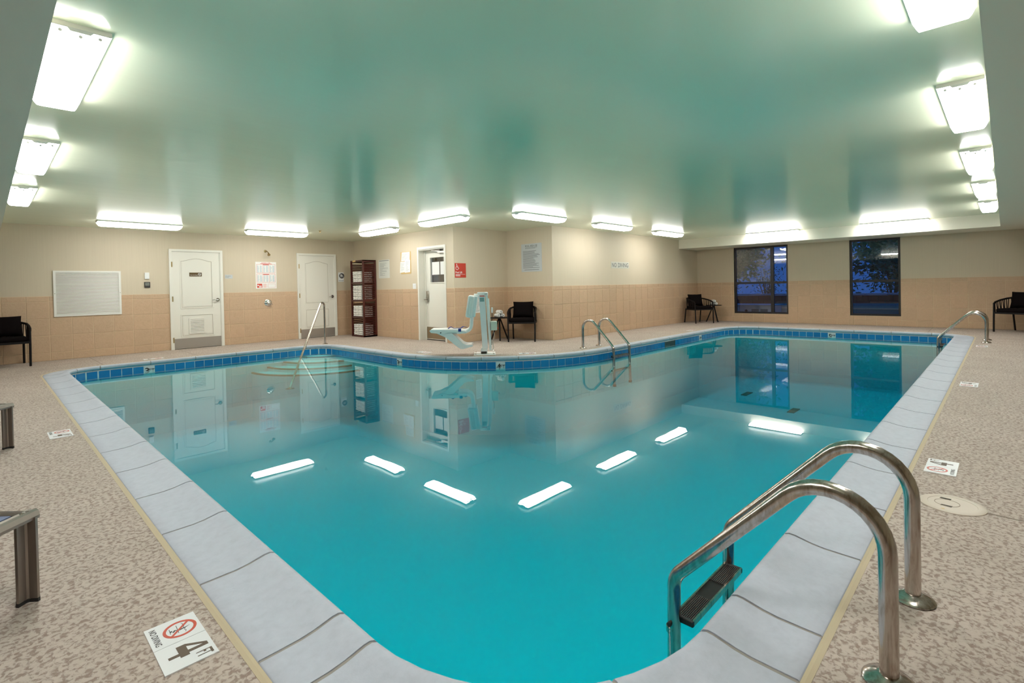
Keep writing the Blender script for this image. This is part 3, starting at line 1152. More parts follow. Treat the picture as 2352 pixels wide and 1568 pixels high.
def make_light():
    t = thing('ceiling_light', 'x', 'light', group='fluorescent ceiling lights')
    MB().box(-LN / 2, LN / 2, -LW / 2, LW / 2, -.022, 0).build('housing', M_PAN, t)
    # diffuser: tapered tray, narrower and shorter at the bottom
    prof = [(LW / 2 - .002, -.022, 0), (LW / 2 - .018, -.060, .014), (LW / 2 - .030, -.082, .032), (LW / 2 - .046, -.091, .056)]
    b = MB()
    vs, fs = [], []
    for hw, z, ins in prof:
        hl = LN / 2 - .006 - ins
        vs += [(-hl, -hw, z), (hl, -hw, z), (hl, hw, z), (-hl, hw, z)]
    for i in range(len(prof) - 1):
        for k in range(4):
            k2 = (k + 1) % 4
            fs.append((i * 4 + k2, i * 4 + k, (i + 1) * 4 + k, (i + 1) * 4 + k2))
    e = (len(prof) - 1) * 4
    fs.append((e + 3, e + 2, e + 1, e))
    b.add(vs, fs)
    b.mi = [1] * 8 + [0] * (len(fs) - 8)
    b.build('diffuser', [M_LENS, M_LENSIDE], t)
    for s in (-1, 1):
        x = s * (LN / 2 - .0035)
        ep = MB()
        pts = [(-.120, -.004), (.120, -.004), (.120, -.026), (.050, -.026), (.038, -.040), (-.038, -.040), (-.050, -.026), (-.120, -.026)]
        ep.add([(x + s * .003, a, c) for a, c in pts], [tuple(range(8)) if s < 0 else tuple(range(7, -1, -1))])
        ep = ep.build('end_plate', M_LAMPEND, t)
        for y in (-.075, 0, .075):
            zz = -.045 if y else -.056
            MB().tube([(x - s * .012, y, zz), (x + s * .001, y, zz)], .008, 8).build('lamp_socket', M_LAMPEND, ep)
    return t


L0 = make_light()
spots = []
for i, y in enumerate((1.355, 3.855, 6.385, 8.915)):  # nearest one is out of view, added at the row spacing for more light
    spots.append((0.357, y, PI / 2, ['first light of the left soffit row, almost overhead', 'large ceiling light at upper left along the soffit', 'second ceiling light along the left soffit edge', 'farthest ceiling light along the left soffit edge'][i]))
spots += [(2.035, 11.39, 0, 'ceiling light in front of the louvered door'), (4.475, 11.39, 0, 'ceiling light above the shower and first-aid poster')]
spots += [(6.06, 9.9, PI / 2, 'ceiling light above the towel shelf'), (6.06, 7.63, PI / 2, 'ceiling light in front of the red pool lift sign')]
spots += [(7.18, 6.17, 0, 'ceiling light nearest the pool rules sign corner'), (9.6, 6.17, 0, 'middle ceiling light above the no diving sign'), (12.15, 6.17, 0, 'far ceiling light along the no diving wall')]
spots += [(14.42, 4.39, PI / 2, 'ceiling light against the fascia above the four-pane window'), (14.42, 1.825, PI / 2, 'ceiling light against the fascia above the two-pane window')]
for i, x in enumerate((2.69, 5.18, 7.645, 10.135, 12.635)):
    spots.append((x, 0.21, 0, ['ceiling light cut by the top edge at upper right', 'second ceiling light of the right row, largest fully shown', 'third ceiling light of the right row', 'fourth ceiling light of the right row', 'farthest ceiling light of the right row, by the window soffit'][i]))
for i, (x, y, rz, lb) in enumerate(spots):
    o = L0 if i == 0 else copy_tree(L0)
    o.location = (x, y, ZC)
    o.rotation_euler = (0, 0, rz)
    o['label'] = lb

# ================================================================== pool ladders
RT = 0.0245


def make_ladder():
    t = thing('pool_ladder', 'x', 'ladder', group='stainless pool ladders')
    hw = 0.2655
    for sx in (-1, 1):
        pts = [(sx * hw, 0, 0.0), (sx * hw, 0, .76), (sx * hw, .665, .057), (sx * hw, .675, -.60)]
        path = fillet(pts, [.155, .10], 12)
        # bow out slightly below the water
        rail = MB().tube(path, RT, 16).build('rail', M_STEEL, t, smooth=60)
        MB().lathe([(.066, 0), (.068, .006), (.062, .012), (.045, .018), (.032, .024), (.028, .026)], 24, (sx * hw, 0, 0)).build('flange', M_STEEL, t, smooth=50)
        MB().tube([(sx * hw, .672, -.155), (sx * hw, .672, -.135)], .0262, 16).build('collar', M_STEEL, rail, smooth=50)
        MB().tube([(sx * hw, .675, -.60), (sx * hw, .675, -.64)], .03, 14).build('bumper', M_BLACKR, rail)
        MB().tube([(sx * (hw + .024), .672, -.115), (sx * (hw + .034), .672, -.115)], .009, 8).build('bolt', M_BLACKR, rail)
    for z in (-.10, -.36):
        tr = MB().box(-hw + .02, hw - .02, .606, .672, z - .020, z - .004).build('tread', M_TREAD, t)
        MB().box(-hw + .02, hw - .02, .600, .607, z - .020, z + .002).box(-hw + .02, hw - .02, .671, .678, z - .020, z + .002).build('tread_rim', M_STEEL, tr)
        rg = MB()
        for k in range(9):
            y = .611 + k * .0070
            rg.box(-hw + .03, -.07, y, y + .0035, z - .004, z).box(.07, hw - .03, y, y + .0035, z - .004, z)
        rg.build('grip_ridges', mat('tread_ridge', (0.045, 0.035, 0.032), 0.4), tr)['kind'] = 'stuff'
        for sx in (-1, 1):
            MB().rbox((.016, .082, .024), (sx * (hw - .022), .640, z - .010), .005).build('tread_bracket', M_BLACKR, tr)
    return t


lad = make_ladder()
for i, (x, y, rz, lb) in enumerate(((2.0675, .25, 0, 'large stainless pool ladder in the near right foreground'), (8.055, 5.705, PI, 'stainless pool ladder in front of the no diving wall'), (12.73, .25, 0, 'distant stainless pool ladder at the far right end of the pool'))):
    o = lad if i == 0 else copy_tree(lad)
    o.location = (x, y, 0)
    o.rotation_euler = (0, 0, rz)
    o['label'] = lb

# step handrail in the far corner
hr = thing('step_handrail', 'single stainless handrail slanting down into the pool corner steps', 'handrail', (5.251, 10.881, 0))
dv = Vector((-.997, -1.010, 0)).normalized()
P = lambda s, z: (dv.x * s, dv.y * s, z)
path = fillet([P(0, 0), P(0, .90), P(.20, .925), P(1.95, -.60)], [.09, .12], 8)
MB().tube(path, .021, 14).build('rail', M_STEEL, hr, smooth=60)
MB().lathe([(.06, 0), (.06, .006), (.03, .016), (.024, .02)], 20).build('flange', M_STEEL, hr, smooth=50)
MB().lathe([(.08, 0), (.08, .008), (.03, .02)], 20, P(1.95, -.615)).build('step_plate', M_STEEL, hr, smooth=50)

# ================================================================== depth markers on the deck
def depth_marker(label, Mx, depth_txt, nodive=True):
    t = thing('depth_marker', label, 'floor marker', mtx=Mx, group='deck depth markers')
    s = .152
    a = MB().box(.001, s - .001, .001, s - .001, 0, .004).build('marker_tile', M_CERAM, t)
    c = MB().box(s + .001, 2 * s - .001, .001, s - .001, 0, .004).build('marker_tile', M_CERAM, t)
    if nodive:
        cx, cy, r_ = .078, .092, .050
        MB().ring(circ(cx, cy, r_, 32), circ(cx, cy, r_ - .0095, 32), .004, .0046).build('prohibition_ring', M_ORANGE, a)
        q = math.radians(45)
        MB().bar((cx - (r_ - .006) * math.cos(q), cy + (r_ - .006) * math.sin(q), .0045), (cx + (r_ - .006) * math.cos(q), cy - (r_ - .006) * math.sin(q), .0045), .0075, .0008).build('prohibition_bar', M_ORANGE, a)
        # diver pictogram: body bending down over a wavy water line
        d = MB()
        d.bar((cx - .028, cy - .006, .0043), (cx + .022, cy - .008, .0043), .0016, .0004)
        d.bar((cx - .020, cy - .028, .0043), (cx + .012, cy - .030, .0043), .0016, .0004)
        for k in range(8):
            x0 = cx - .03 + k * .0075
            d.bar((x0, cy + .012 + (.002 if k % 2 else -.002), .0043), (x0 + .0075, cy + .012 + (-.002 if k % 2 else .002), .0043), .0014, .0004)
        d.prism([(cx - .001, cy + .030), (cx + .003, cy + .012), (cx + .004, cy - .006), (cx - .004, cy - .016), (cx + .006, cy - .024), (cx + .010, cy - .020), (cx + .002, cy - .014), (cx + .010, cy - .004), (cx + .007, cy + .014)][::-1], .0041, .0045)
        d.prism(circ(cx - .002, cy - .026, .004, 10), .0041, .0045)
        d.build('diver_pictogram', M_INK, a)
        text_mb('NO DIVING', .019, s / 2, .021, .004, width=.112, bold=.008).build('lettering', M_INK, a)
    # bold block numeral
    n = MB()
    if depth_txt == '4':
        ox, oy, hh = s + .030, .026, .100
        n.box(ox + .040, ox + .054, oy, oy + .112, .004, .0046)
        n.box(ox + .0, ox + .066, oy + .030, oy + .056, .0041, .0047)
        n.prism([(ox, oy + .056), (ox + .014, oy + .056), (ox + .046, oy + .112), (ox + .036, oy + .112)], .004, .00465)
    else:
        t_ = text_mb(depth_txt, .105, s + .062, .075, .004, bold=.04)
        n.add(t_.v, t_.f)
    n.build('numeral', M_INKB, c)
    text_mb('FT', .045, 2 * s - .030, .118, .004, width=.030, bold=.012).build('lettering', M_INKB, c)
    return t


ml = lambda x, y: frame((x, y, 0.0), (0, -1, 0), (1, 0, 0))
mr = lambda x, y: frame((x, y, 0.0), (1, 0, 0), (0, 1, 0))
mf = lambda x, y: frame((x, y, 0.0), (-1, 0, 0), (0, -1, 0))
depth_marker('large no diving 4 FT tile marker at lower left', ml(.357, 2.157), '4')
depth_marker('4 FT no diving tile marker beside the far lounger leg', ml(.350, 5.945), '4')
depth_marker('4 FT no diving tile marker near the round skimmer lid', mr(3.947, .215), '4')
depth_marker('4 FT no diving tile marker halfway along the right deck', mr(7.323, .217), '4')
depth_marker('distant 5 FT tile marker at the foot of the far right ladder', mr(11.62, .217), '5')
depth_marker('pale depth marker tile in front of the louvered door wall', mf(2.28, 11.27), '3')
depth_marker('depth marker tile on the far deck in front of corner armchair', mf(12.38, 5.72), '4')
mk = lambda x, y: frame((x, y, 0.0), (0, 1, 0), (-1, 0, 0))
depth_marker('pale depth marker tile on deck left of the pool lift', mk(5.72, 7.60), '3')
depth_marker('pale depth marker tile on deck right of the pool lift base', frame((6.80, 6.02, 0), (-.74, .67, 0), (-.67, -.74, 0)), '4')

# skimmer lid in the deck
t = thing('skimmer_lid', 'round tan plastic skimmer lid set in the right deck', 'lid', (3.45, .205, 0))
MB().lathe([(.135, -.002), (.135, .003), (.128, .006), (.10, .006), (.098, .0045), (.0, .0045)], 36).build('cover', M_LID, t, smooth=30)
MB().ring(circ(0, .02, .052, 28), circ(0, .02, .049, 28), .0046, .0053).build('cap_ring', mat('lid_line', (0.30, 0.24, 0.18), 0.7), t)
for p in ((-.045, .02), (.062, .03)):
    MB().prism([(p[0] - .012, p[1] - .02), (p[0] + .008, p[1] - .024), (p[0] + .01, p[1] + .02), (p[0] - .006, p[1] + .024)], .0046, .0052).build('finger_slot', M_VOID, t)
MB().prism(circ(-.10, .03, .008, 10), .0061, .0066).build('screw', M_BRASS, t)

# ================================================================== chairs
def make_chair():
    t = thing('rope_armchair', 'x', 'armchair', group='black rope armchairs')
    hw = .285
    for s in (-1, 1):
        MB().tube([(s * hw, -.30, 0), (s * (hw + .004), -.285, .35), (s * (hw + .005), -.275, .60)], .017, 10).build('leg', M_DARKMET, t, smooth=40)
        MB().tube([(s * (hw - .03), .36, 0), (s * (hw - .035), .28, .42)], .017, 10).build('leg', M_DARKMET, t, smooth=40)
    rl = [(-hw - .005, -.28, .595), (-hw - .012, -.22, .635), (-hw - .012, -.05, .675), (-hw + .0, .15, .705), (-hw + .06, .28, .725), (-hw + .15, .325, .735), (0, .335, .74)]
    rl = rl + [(-x, y, z) for x, y, z in reversed(rl[:-1])]
    MB().tube(rl, .019, 10).build('arm_rail', M_ROPE, t, smooth=50)
    fr_ = [(-hw, -.285, .405), (hw, -.285, .405), (hw, .15, .405), (hw - .06, .27, .405), (-hw + .06, .27, .405), (-hw, .15, .405)]
    b = MB()
    for i in range(6):
        b.bar(fr_[i], fr_[(i + 1) % 6], .028, .036)
    b.prism([(p[0], p[1]) for p in fr_], .405, .415)
    b.build('seat_frame', M_DARKMET, t)
    # woven ropes round the arms and back
    def along(pts, u):
        ds = [0]
        for i in range(1, len(pts)):
            ds.append(ds[-1] + (Vector(pts[i]) - Vector(pts[i - 1])).length)
        q = u * ds[-1]
        for i in range(1, len(pts)):
            if q <= ds[i]:
                f_ = (q - ds[i - 1]) / (ds[i] - ds[i - 1])
                return Vector(pts[i - 1]).lerp(Vector(pts[i]), f_)
        return Vector(pts[-1])
    lower = [(-hw, -.27, .415), (-hw, .15, .415), (-hw + .06, .27, .415), (hw - .06, .27, .415), (hw, .15, .415), (hw, -.27, .415)]
    nr = 30
    for k in range(nr):
        u0 = .03 + .94 * k / (nr - 1)
        sh = .012 if k % 2 else -.012
        p0 = along(rl, u0)
        p1 = along(lower, min(.985, max(.015, u0 + sh)))
        mid = p0.lerp(p1, .5)
        MB().tube([p0, mid, p1], .0075, 6, cap=False).build('rope', M_ROPE, t, smooth=60)
    MB().rbox((.53, .52, .085), (0, -.02, .458), .032, 4).build('seat_cushion', M_CUSH, t, smooth=60)
    # plump back cushion with slightly pulled-up corners
    b = MB()
    nx, nz = 12, 10
    vs, fs = [], []
    for side in (0, 1):
        for j in range(nz + 1):
            for i in range(nx + 1):
                u, v_ = i / nx * 2 - 1, j / nz * 2 - 1
                th_ = .012 + .068 * (max(0, 1 - u ** 4) * max(0, 1 - v_ ** 4)) ** .5
                pinch = 1 - .05 * (1 - u * u) * abs(v_) ** 3
                x = u * .225 * (1 - .05 * (1 - v_ * v_))
                z = v_ * .178 * pinch
                vs.append((x, (-th_ if side == 0 else th_), z))
    W_ = nx + 1
    off = W_ * (nz + 1)
    for j in range(nz):
        for i in range(nx):
            a = j * W_ + i
            fs.append((a, a + 1, a + W_ + 1, a + W_))
            fs.append((off + a, off + a + W_, off + a + W_ + 1, off + a + 1))
    rim = [i for i in range(W_)] + [j * W_ + nx for j in range(1, nz + 1)] + [nz * W_ + i for i in range(nx - 1, -1, -1)] + [j * W_ for j in range(nz - 1, 0, -1)]
    for a, c in zip(rim, rim[1:] + rim[:1]):
        fs.append((c, a, off + a, off + c))
    b.add(vs, fs)
    b.xform(Matrix.Translation((0, .175, .672)) @ Matrix.Rotation(math.radians(-14), 4, 'X'))
    b.build('back_cushion', M_CUSH, t, smooth=60)
    return t


ch = make_chair()
for i, (x, y, rz, lb) in enumerate(((8.20, 7.615, math.radians(-53), 'black rope armchair under the pool rules sign'), (14.76, 6.56, math.radians(-34), 'black rope armchair in the far corner left of the windows'), (15.2, -.206, math.radians(-118), 'black rope armchair cut by the right edge'), (.235, 12.22, math.radians(2), 'black rope armchair cut by the left edge, under the tiled wall'))):
    o = ch if i == 0 else copy_tree(ch)
    o.location = (x, y, 0)
    o.rotation_euler = (0, 0, rz)
    o['label'] = lb


# ================================================================== side tables and rolled towels
def make_table():
    t = thing('side_table', 'x', 'side table', group='black three-legged side tables')
    MB().lathe([(.0, .488), (.21, .488), (.232, .493), (.236, .504), (.228, .506), (.0, .500)], 32).build('table_top', M_DARKMET, t, smooth=40)
    MB().cyl((0, 0, .43), .035, .06, 14).build('hub', M_DARKMET, t)
    for k in range(3):
        a = 2 * PI * k / 3
        MB().tube([(.02 * math.cos(a), .02 * math.sin(a), .475), (.215 * math.cos(a), .215 * math.sin(a), 0)], .016, 10).build('leg', M_DARKMET, t, smooth=40)
    return t


tb = make_table()
TBL = ((7.99, 8.13, math.radians(-133), 'small black round table between pool lift and armchair'), (15.36, 6.36, math.radians(-125), 'small black round table beside the far corner armchair'))
for i, (x, y, rz, lb) in enumerate(TBL):
    o = tb if i == 0 else copy_tree(tb)
    o.location = (x, y, 0)
    o.rotation_euler = (0, 0, rz)
    o['label'] = lb

rt = MB()
pts = []
for k in range(9):
    x = -.095 + .19 * k / 8
    e_ = 1 - abs(x / .1) ** 8
    pts.append((x, 0, .045))
rt.tube(pts, [.030, .042, .045, .045, .045, .045, .045, .042, .030], 14)
roll_me = rt.mesh('rolled_towel', M_TOWEL, True)
for ti, (x, y, rz, _) in enumerate(TBL):
    base = math.radians(-105) if ti == 0 else math.radians(-140)
    for k, (dx, dz, lb) in enumerate(((-.056, 0, 'left'), (.056, 0, 'right'), (0, .076, 'top'))):
        o = link('rolled_towel', roll_me)
        q = base + PI / 2
        o.location = (x + math.cos(q) * dx * 1.0 - .0, y + math.sin(q) * dx, .504 + dz)
        o.rotation_euler = (0, 0, base + (.12 if k == 2 else 0))
        where = ('on the table by the pool lift', 'on the far corner table')[ti]
        tag(o, {'left': 'lower left rolled white towel ' + where, 'right': 'lower right rolled white towel ' + where, 'top': 'topmost rolled white towel ' + where}[lb], 'towel', 'rolled towels')

# ================================================================== towel shelf
SX0, SX1, SY0, SY1, SH = 6.555, 6.935, 11.487, 12.085, 1.93
sh = thing('towel_shelf', 'tall mahogany towel shelf with slatted sides', 'shelf', (SX0, SY0, 0))
sx, sy = SX1 - SX0, SY1 - SY0
pw = .045
b = MB()
for x in (0, sx - pw):
    for y in (0, sy - .022):
        b.box(x, x + pw, y, y + .022, 0, SH)
b.build('posts', M_MAHOG, sh)
RZ = [(0, .045), (.885, .955), (SH - .05, SH)]
for y in (0, sy - .022):
    b = MB()
    for z0, z1 in RZ:
        b.box(pw, sx - pw, y, y + .022, z0, z1)
    b.build('side_rail', M_MAHOG, sh)
MB().box(0, sx, 0, sy, SH - .025, SH).build('top_board', M_MAHOG, sh)
MB().box(0, sx, 0, sy, 0.0, .035).build('bottom_board', M_MAHOG, sh)
shelf_z = [.035, .508, .925, 1.375]
for z in shelf_z[1:]:
    MB().box(.01, sx - .01, .02, sy - .02, z - .03, z).build('shelf_board', M_MAHOG, sh)
slat = MB().bar((pw, 0, 0), (sx - pw, 0, 0), .007, .034, up=(0, -.55, .83)).mesh('slat', M_MAHOG)
back = MB().bar((0, .02, 0), (0, sy - .02, 0), .007, .034, up=(.5, 0, .86)).mesh('back_slat', M_MAHOG)
zs = [.075 + .0465 * k for k in range(17)] + [.985 + .0465 * k for k in range(19)]
for z in zs:
    for y in (.011, sy - .011):
        o = link('slat', slat, sh)
        o.location = (0, y, z)
    o = link('back_slat', back, sh)
    o.location = (sx - .012, 0, z)
b = MB()
for z0, z1 in RZ:
    b.box(sx - .022, sx, .02, sy - .02, z0, z1)
b.build('back_rail', M_MAHOG, sh)
MB().tube([(sx - .06, -.018, .94), (sx - .06, 0, .94)], .012, 10).build('knob', M_BRASS, sh)
MB().box(-.003, 0, sy * .56, sy * .80, SH - .037, SH + .002).build('label_holder', M_CORK, sh)

# folded towels: a flat folded slab whose front shows two soft folds
b = MB()
nseg = 10
fw_, fd = .43, .30
profx = []
for lobe in (0, 1):
    z0 = .002 + lobe * .0445
    for k in range(9):
        a = -PI / 2 + PI * k / 8
        profx.append((-.021 * math.cos(a) + .021, z0 + .022 + .0215 * math.sin(a)))
profx += [(fd, .09), (fd, .002)]
b.prism([(p[0], p[1]) for p in reversed(profx)], -fw_ / 2, fw_ / 2, 'xz')
fold_me = b.mesh('folded_towel', M_TOWEL, 50)
counts = [3, 3, 4, 3]
comp = ['bottom', 'third', 'second', 'top']
ordn = {3: ['lowest', 'middle', 'uppermost'], 4: ['lowest', 'second lowest', 'third lowest', 'uppermost']}
for ci, z in enumerate(shelf_z):
    for k in range(counts[ci]):
        o = link('folded_towel', fold_me)
        o.location = (SX0 + .022 + random.uniform(-.004, .004), (SY0 + SY1) / 2 + .02 + random.uniform(-.006, .006), z + k * .093 * (1.0 if ci != 1 else .98))
        tag(o, '%s folded white towel in the %s compartment of the shelf' % (ordn[counts[ci]][k], comp[ci]), 'towel', 'folded towels on the shelf')

# ================================================================== pool lift
LB = Vector((6.10, 6.60, 0))
rv = Vector((.734, -.679, 0))
nv = Vector((.679, .734, 0))
Ml = Matrix.Identity(4)
for i in range(3):
    Ml[i][0], Ml[i][1], Ml[i][2], Ml[i][3] = rv[i], nv[i], (0, 0, 1)[i], LB[i]
lift = thing('pool_lift', 'white accessible pool lift with seat, footrest and blue strap', 'pool lift', mtx=Ml)
b = MB().rbox((.38, .36, .02), (.005, .02, .010), .008)
bp_ = b.build('base_plate', M_LIFT, lift)
for x, y in ((-.15, -.12), (.16, -.12), (-.15, .16), (.16, .16)):
    MB().cyl((x, y, .018), .012, .014, 8).build('bolt', M_STEEL, bp_)
    if x > 0 and y > 0:
        MB().cyl((x, y, .03), .012, .03, 10).build('bolt_cap', M_LIFT, bp_)
fb = MB()
fb.prism([(-.062, .018), (.05, .018), (.055, .085), (.035, .125), (-.045, .125), (-.066, .085)], -.06, .08, 'xz').build('foot_block', M_LIFT, lift)
MB().box(-.058, .040, -.0825, -.079, .02, .062).build('foot_cap', M_VOID, lift)
col = MB()
col.prism([(-.032, .11), (.062, .11), (.030, 1.045), (-.078, 1.045)], -.05, .05, 'xz')
col = col.build('column', M_LIFTC, lift)
MB().prism([(-.060, .93), (.016, .93), (.014, 1.002), (-.062, 1.002)], .0505, .0515, 'xz').build('data_label', mat('label_teal', (0.22, 0.36, 0.36), .5), col)
MB().prism([(-.064, 1.018), (.022, 1.018), (.021, 1.036), (-.065, 1.036)], .0505, .0515, 'xz').build('warning_label', M_REDP, col)
tb_ = MB().rbox((.16, .07, .055), (-.025, 0, 1.068), .012).rbox((.06, .10, .07), (.055, 0, 1.06), .02).rbox((.10, .07, .06), (-.115, 0, 1.04), .01)
tb_.build('top_arm', M_LIFT, lift, smooth=40)
for x in (.035, .062):
    MB().cyl((x, -.056, 1.064), .007, .008, 8, 'y').build('pivot_bolt', M_INK, lift)
MB().bar((.060, 0, 1.05), (.105, 0, .12), .05, .036, up=(1, 0, 0)).build('parallel_arm', M_LIFT, lift)
MB().bar((.088, .045, .98), (.112, .045, .40), .03, .03, up=(1, 0, 0)).build('actuator', M_LIFT, lift)
MB().tube([(.112, .045, .42), (.122, .045, .14)], .012, 10).build('actuator_rod', M_CHROME, lift)
MB().rbox((.05, .09, .09), (.108, .02, .11), .012).build('pivot_block', M_LIFT, lift)
bx = MB().rbox((.11, .14, .16), (.176, .03, .50), .012).build('control_box', M_BEIGEP, lift)
MB().tube([(.23, -.0, .455), (.252, -.0, .455)], .014, 12).build('stop_button', M_RED, bx)
MB().rbox((.03, .05, .10), (.150, .02, .775), .012).build('handset', M_LIFT, lift)
cb = [(.150, .02, .73), (.15, .03, .62), (.14, .03, .58)]
MB().tube(fillet(cb, .03, 4), .006, 6).build('cable', M_INK, lift)
MB().tube(fillet([(.17, .05, .43), (.18, .05, .30), (.15, .05, .22), (.165, .05, .10), (.13, .06, .06)], .03, 4), .006, 6).build('cable', mat('grey_cable', (.4, .4, .38), .5), lift)
# seat back: tall rounded shell with recess
tilt = Matrix.Rotation(math.radians(-8.5), 3, 'Y').inverted()
sb = MB().rbox((.115, .40, .385), (-.230, 0, .852), .035, 4, rot=Matrix.Rotation(math.radians(9), 3, 'Y')).build('seat_back', M_LIFT, lift, smooth=60)
MB().rbox((.050, .012, .31), (-.232, -.205, .855), .02, 3, rot=Matrix.Rotation(math.radians(9), 3, 'Y')).build('back_recess', M_LIFT, sb, smooth=60)
MB().rbox((.07, .34, .36), (-.155, 0, .850), .01, 2, rot=Matrix.Rotation(math.radians(9), 3, 'Y')).build('back_frame', M_LIFTC, lift)
for y in (-.13, .13):
    MB().tube(fillet([(-.20, y, .72), (-.225, y, .46), (-.31, y, .42), (-.60, y, .41)], [.10, .05], 8), .030, 12).build('seat_tube', M_LIFT, lift, smooth=60)
se = MB().prism([(-.93, .455), (-.905, .42), (-.80, .405), (-.70, .385), (-.62, .415), (-.47, .420), (-.46, .39), (-.30, .402), (-.30, .430), (-.46, .462), (-.60, .466), (-.90, .472)], -.22, .22, 'xz')
se.build('seat_pan', M_LIFT, lift)
for y in (-.2205, .2165):
    MB().prism([(-.755, .415), (-.74, .405), (-.725, .415), (-.735, .43)], y, y + .004, 'xz').build('side_mark', M_INK, lift)
ft = MB()
for y in (-.20, .17):
    ft.prism([(-.80, .40), (-.66, .335), (-.42, .135), (-.37, .125), (-.33, .135), (-.19, .172), (-.20, .195), (-.295, .196), (-.36, .22), (-.56, .41)], y, y + .03, 'xz')
ft.build('footrest_side', M_LIFT, lift)
MB().prism([(-.60, .36), (-.40, .165), (-.345, .15), (-.22, .183), (-.22, .190), (-.345, .165), (-.39, .178), (-.59, .372)], -.18, .18, 'xz').build('footrest_plate', M_LIFT, lift)
# straps
sp = MB()
sp.bar((-.62, -.10, .475), (-.57, -.08, .508), .045, .006, up=(0, 0, 1)).bar((-.57, -.08, .508), (-.53, -.06, .480), .045, .006).bar((-.53, -.06, .478), (-.40, 0, .476), .045, .006).bar((-.40, 0, .478), (-.36, .02, .50), .045, .006).bar((-.36, .02, .50), (-.30, .05, .478), .045, .006)
sp.box(-.44, -.39, -.226, -.12, .472, .477).box(-.44, -.39, -.229, -.223, .43, .477)
sp.build('seat_strap', M_STRAP, lift)

# instruction sheet seen between lift seat and column, on the wall behind
t = thing('instruction_sheet', 'white printed instruction sheet on tiles behind the pool lift', 'notice', mtx=on_y(7.50, .62, YB - .011))
MB().box(0, .17, 0, .42, 0, .002).build('sheet', M_PAPER, t)
lines_mb(.01, .16, .02, .40, 22, .0026, seed=4).build('small_print', M_INKG, t)

# ================================================================== sun loungers
def make_lounger():
    t = thing('sun_lounger', 'x', 'sun lounger', group='aluminium sun loungers')
    # corner leg at local origin; local x = along foot rail, local y = along side rail
    LW_, LL_ = .62, 1.85
    hh = .345

    def leg_mesh(sgnx, sgny):
        # fluted extrusion: shallow V channel on the outer face
        a = .033
        poly = [(-a, -.014), (-a + .007, -.021), (-.004, -.001), (.004, -.001), (a - .007, -.021), (a, -.014), (a, .012), (a - .006, .018), (-a + .006, .018), (-a, .012)]
        return [(x * sgnx, y * sgny) for x, y in poly][::(1 if sgnx * sgny > 0 else -1)]
    for x in (0, LW_):
        for y in (0, LL_ - .35):
            lg = MB().prism(leg_mesh(1, 1), .012, hh - .02).build('leg', M_ALU, t)
            lg.location = (x, y, 0)
            lg.rotation_euler = (0, 0, math.radians(43.8))
            fp = MB().prism([(p[0] * 1.03, p[1] * 1.05) for p in leg_mesh(1, 1)], 0, .014).build('foot_pad', M_BLACKR, lg)
    def rail(p0, p1, name='side_rail'):
        d = Vector(p1) - Vector(p0)
        ln = d.length
        q = MB()
        prof = [(-.026, 0), (.026, 0), (.028, .012), (.020, .030), (.010, .034), (0, .030), (-.012, .036), (-.022, .030), (-.028, .012)]
        q.prism(prof, 0, ln, 'yz')
        ang = math.atan2(d.y, d.x)
        q.xform(Matrix.Translation(p0) @ Matrix.Rotation(ang, 4, 'Z'))
        return q.build(name, M_ALU, t)
    rail((-.03, 0, hh - .03), (LW_ + .03, 0, hh - .03), 'foot_rail')
    rail((0, 0, hh - .03), (0, LL_, hh - .03))
    rail((LW_, 0, hh - .03), (LW_, LL_, hh - .03))
    rail((-.03, LL_, hh - .03), (LW_ + .03, LL_, hh - .03), 'head_rail')
    s_ = MB()
    s_.box(.026, LW_ - .026, .03, LL_ - .65, hh - .006, hh + .0)
    s_.bar((LW_ / 2, LL_ - .65, hh - .003), (LW_ / 2, LL_ - .02, hh + .24), LW_ - .06, .006)
    s_.build('sling', mat('sling_blue_grey', (0.14, 0.17, 0.27), .8), t)
    br = MB().tube([(.03, LL_ - .03, hh + .23), (.03, LL_ - .62, hh)], .012, 8).tube([(LW_ - .03, LL_ - .03, hh + .23), (LW_ - .03, LL_ - .62, hh)], .012, 8)
    br.build('back_frame', M_ALU, t)
    return t


lg = make_lounger()
ang = math.atan2(-.69, -.72)
for i, (x, y, lb) in enumerate(((.092, 2.705, 'near aluminium sun lounger corner at the lower left edge'), (.106, 5.58, 'farther aluminium sun lounger corner at the left edge'))):
    o = lg if i == 0 else copy_tree(lg)
    # local x -> direction (-.72,-.69); mirror so the length runs to (-.69,.72)
    o.matrix_world = frame((x, y, 0), (-.722, -.692, 0), (0, 0, 1)) @ Matrix.Rotation(-PI / 2, 4, 'X') @ Matrix.Scale(-1, 4, (0, 1, 0)) if False else Matrix(((-.722, -.692, 0, x), (-.692, .722, 0, y), (0, 0, 1, 0), (0, 0, 0, 1)))
    o['label'] = lb

# ================================================================== wall fittings on the door wall
def wthing(name, label, cat, x, z, wall=YD, proud=0.0, group=None):
    return thing(name, label, cat, mtx=on_y(x, z, wall - proud), group=group)


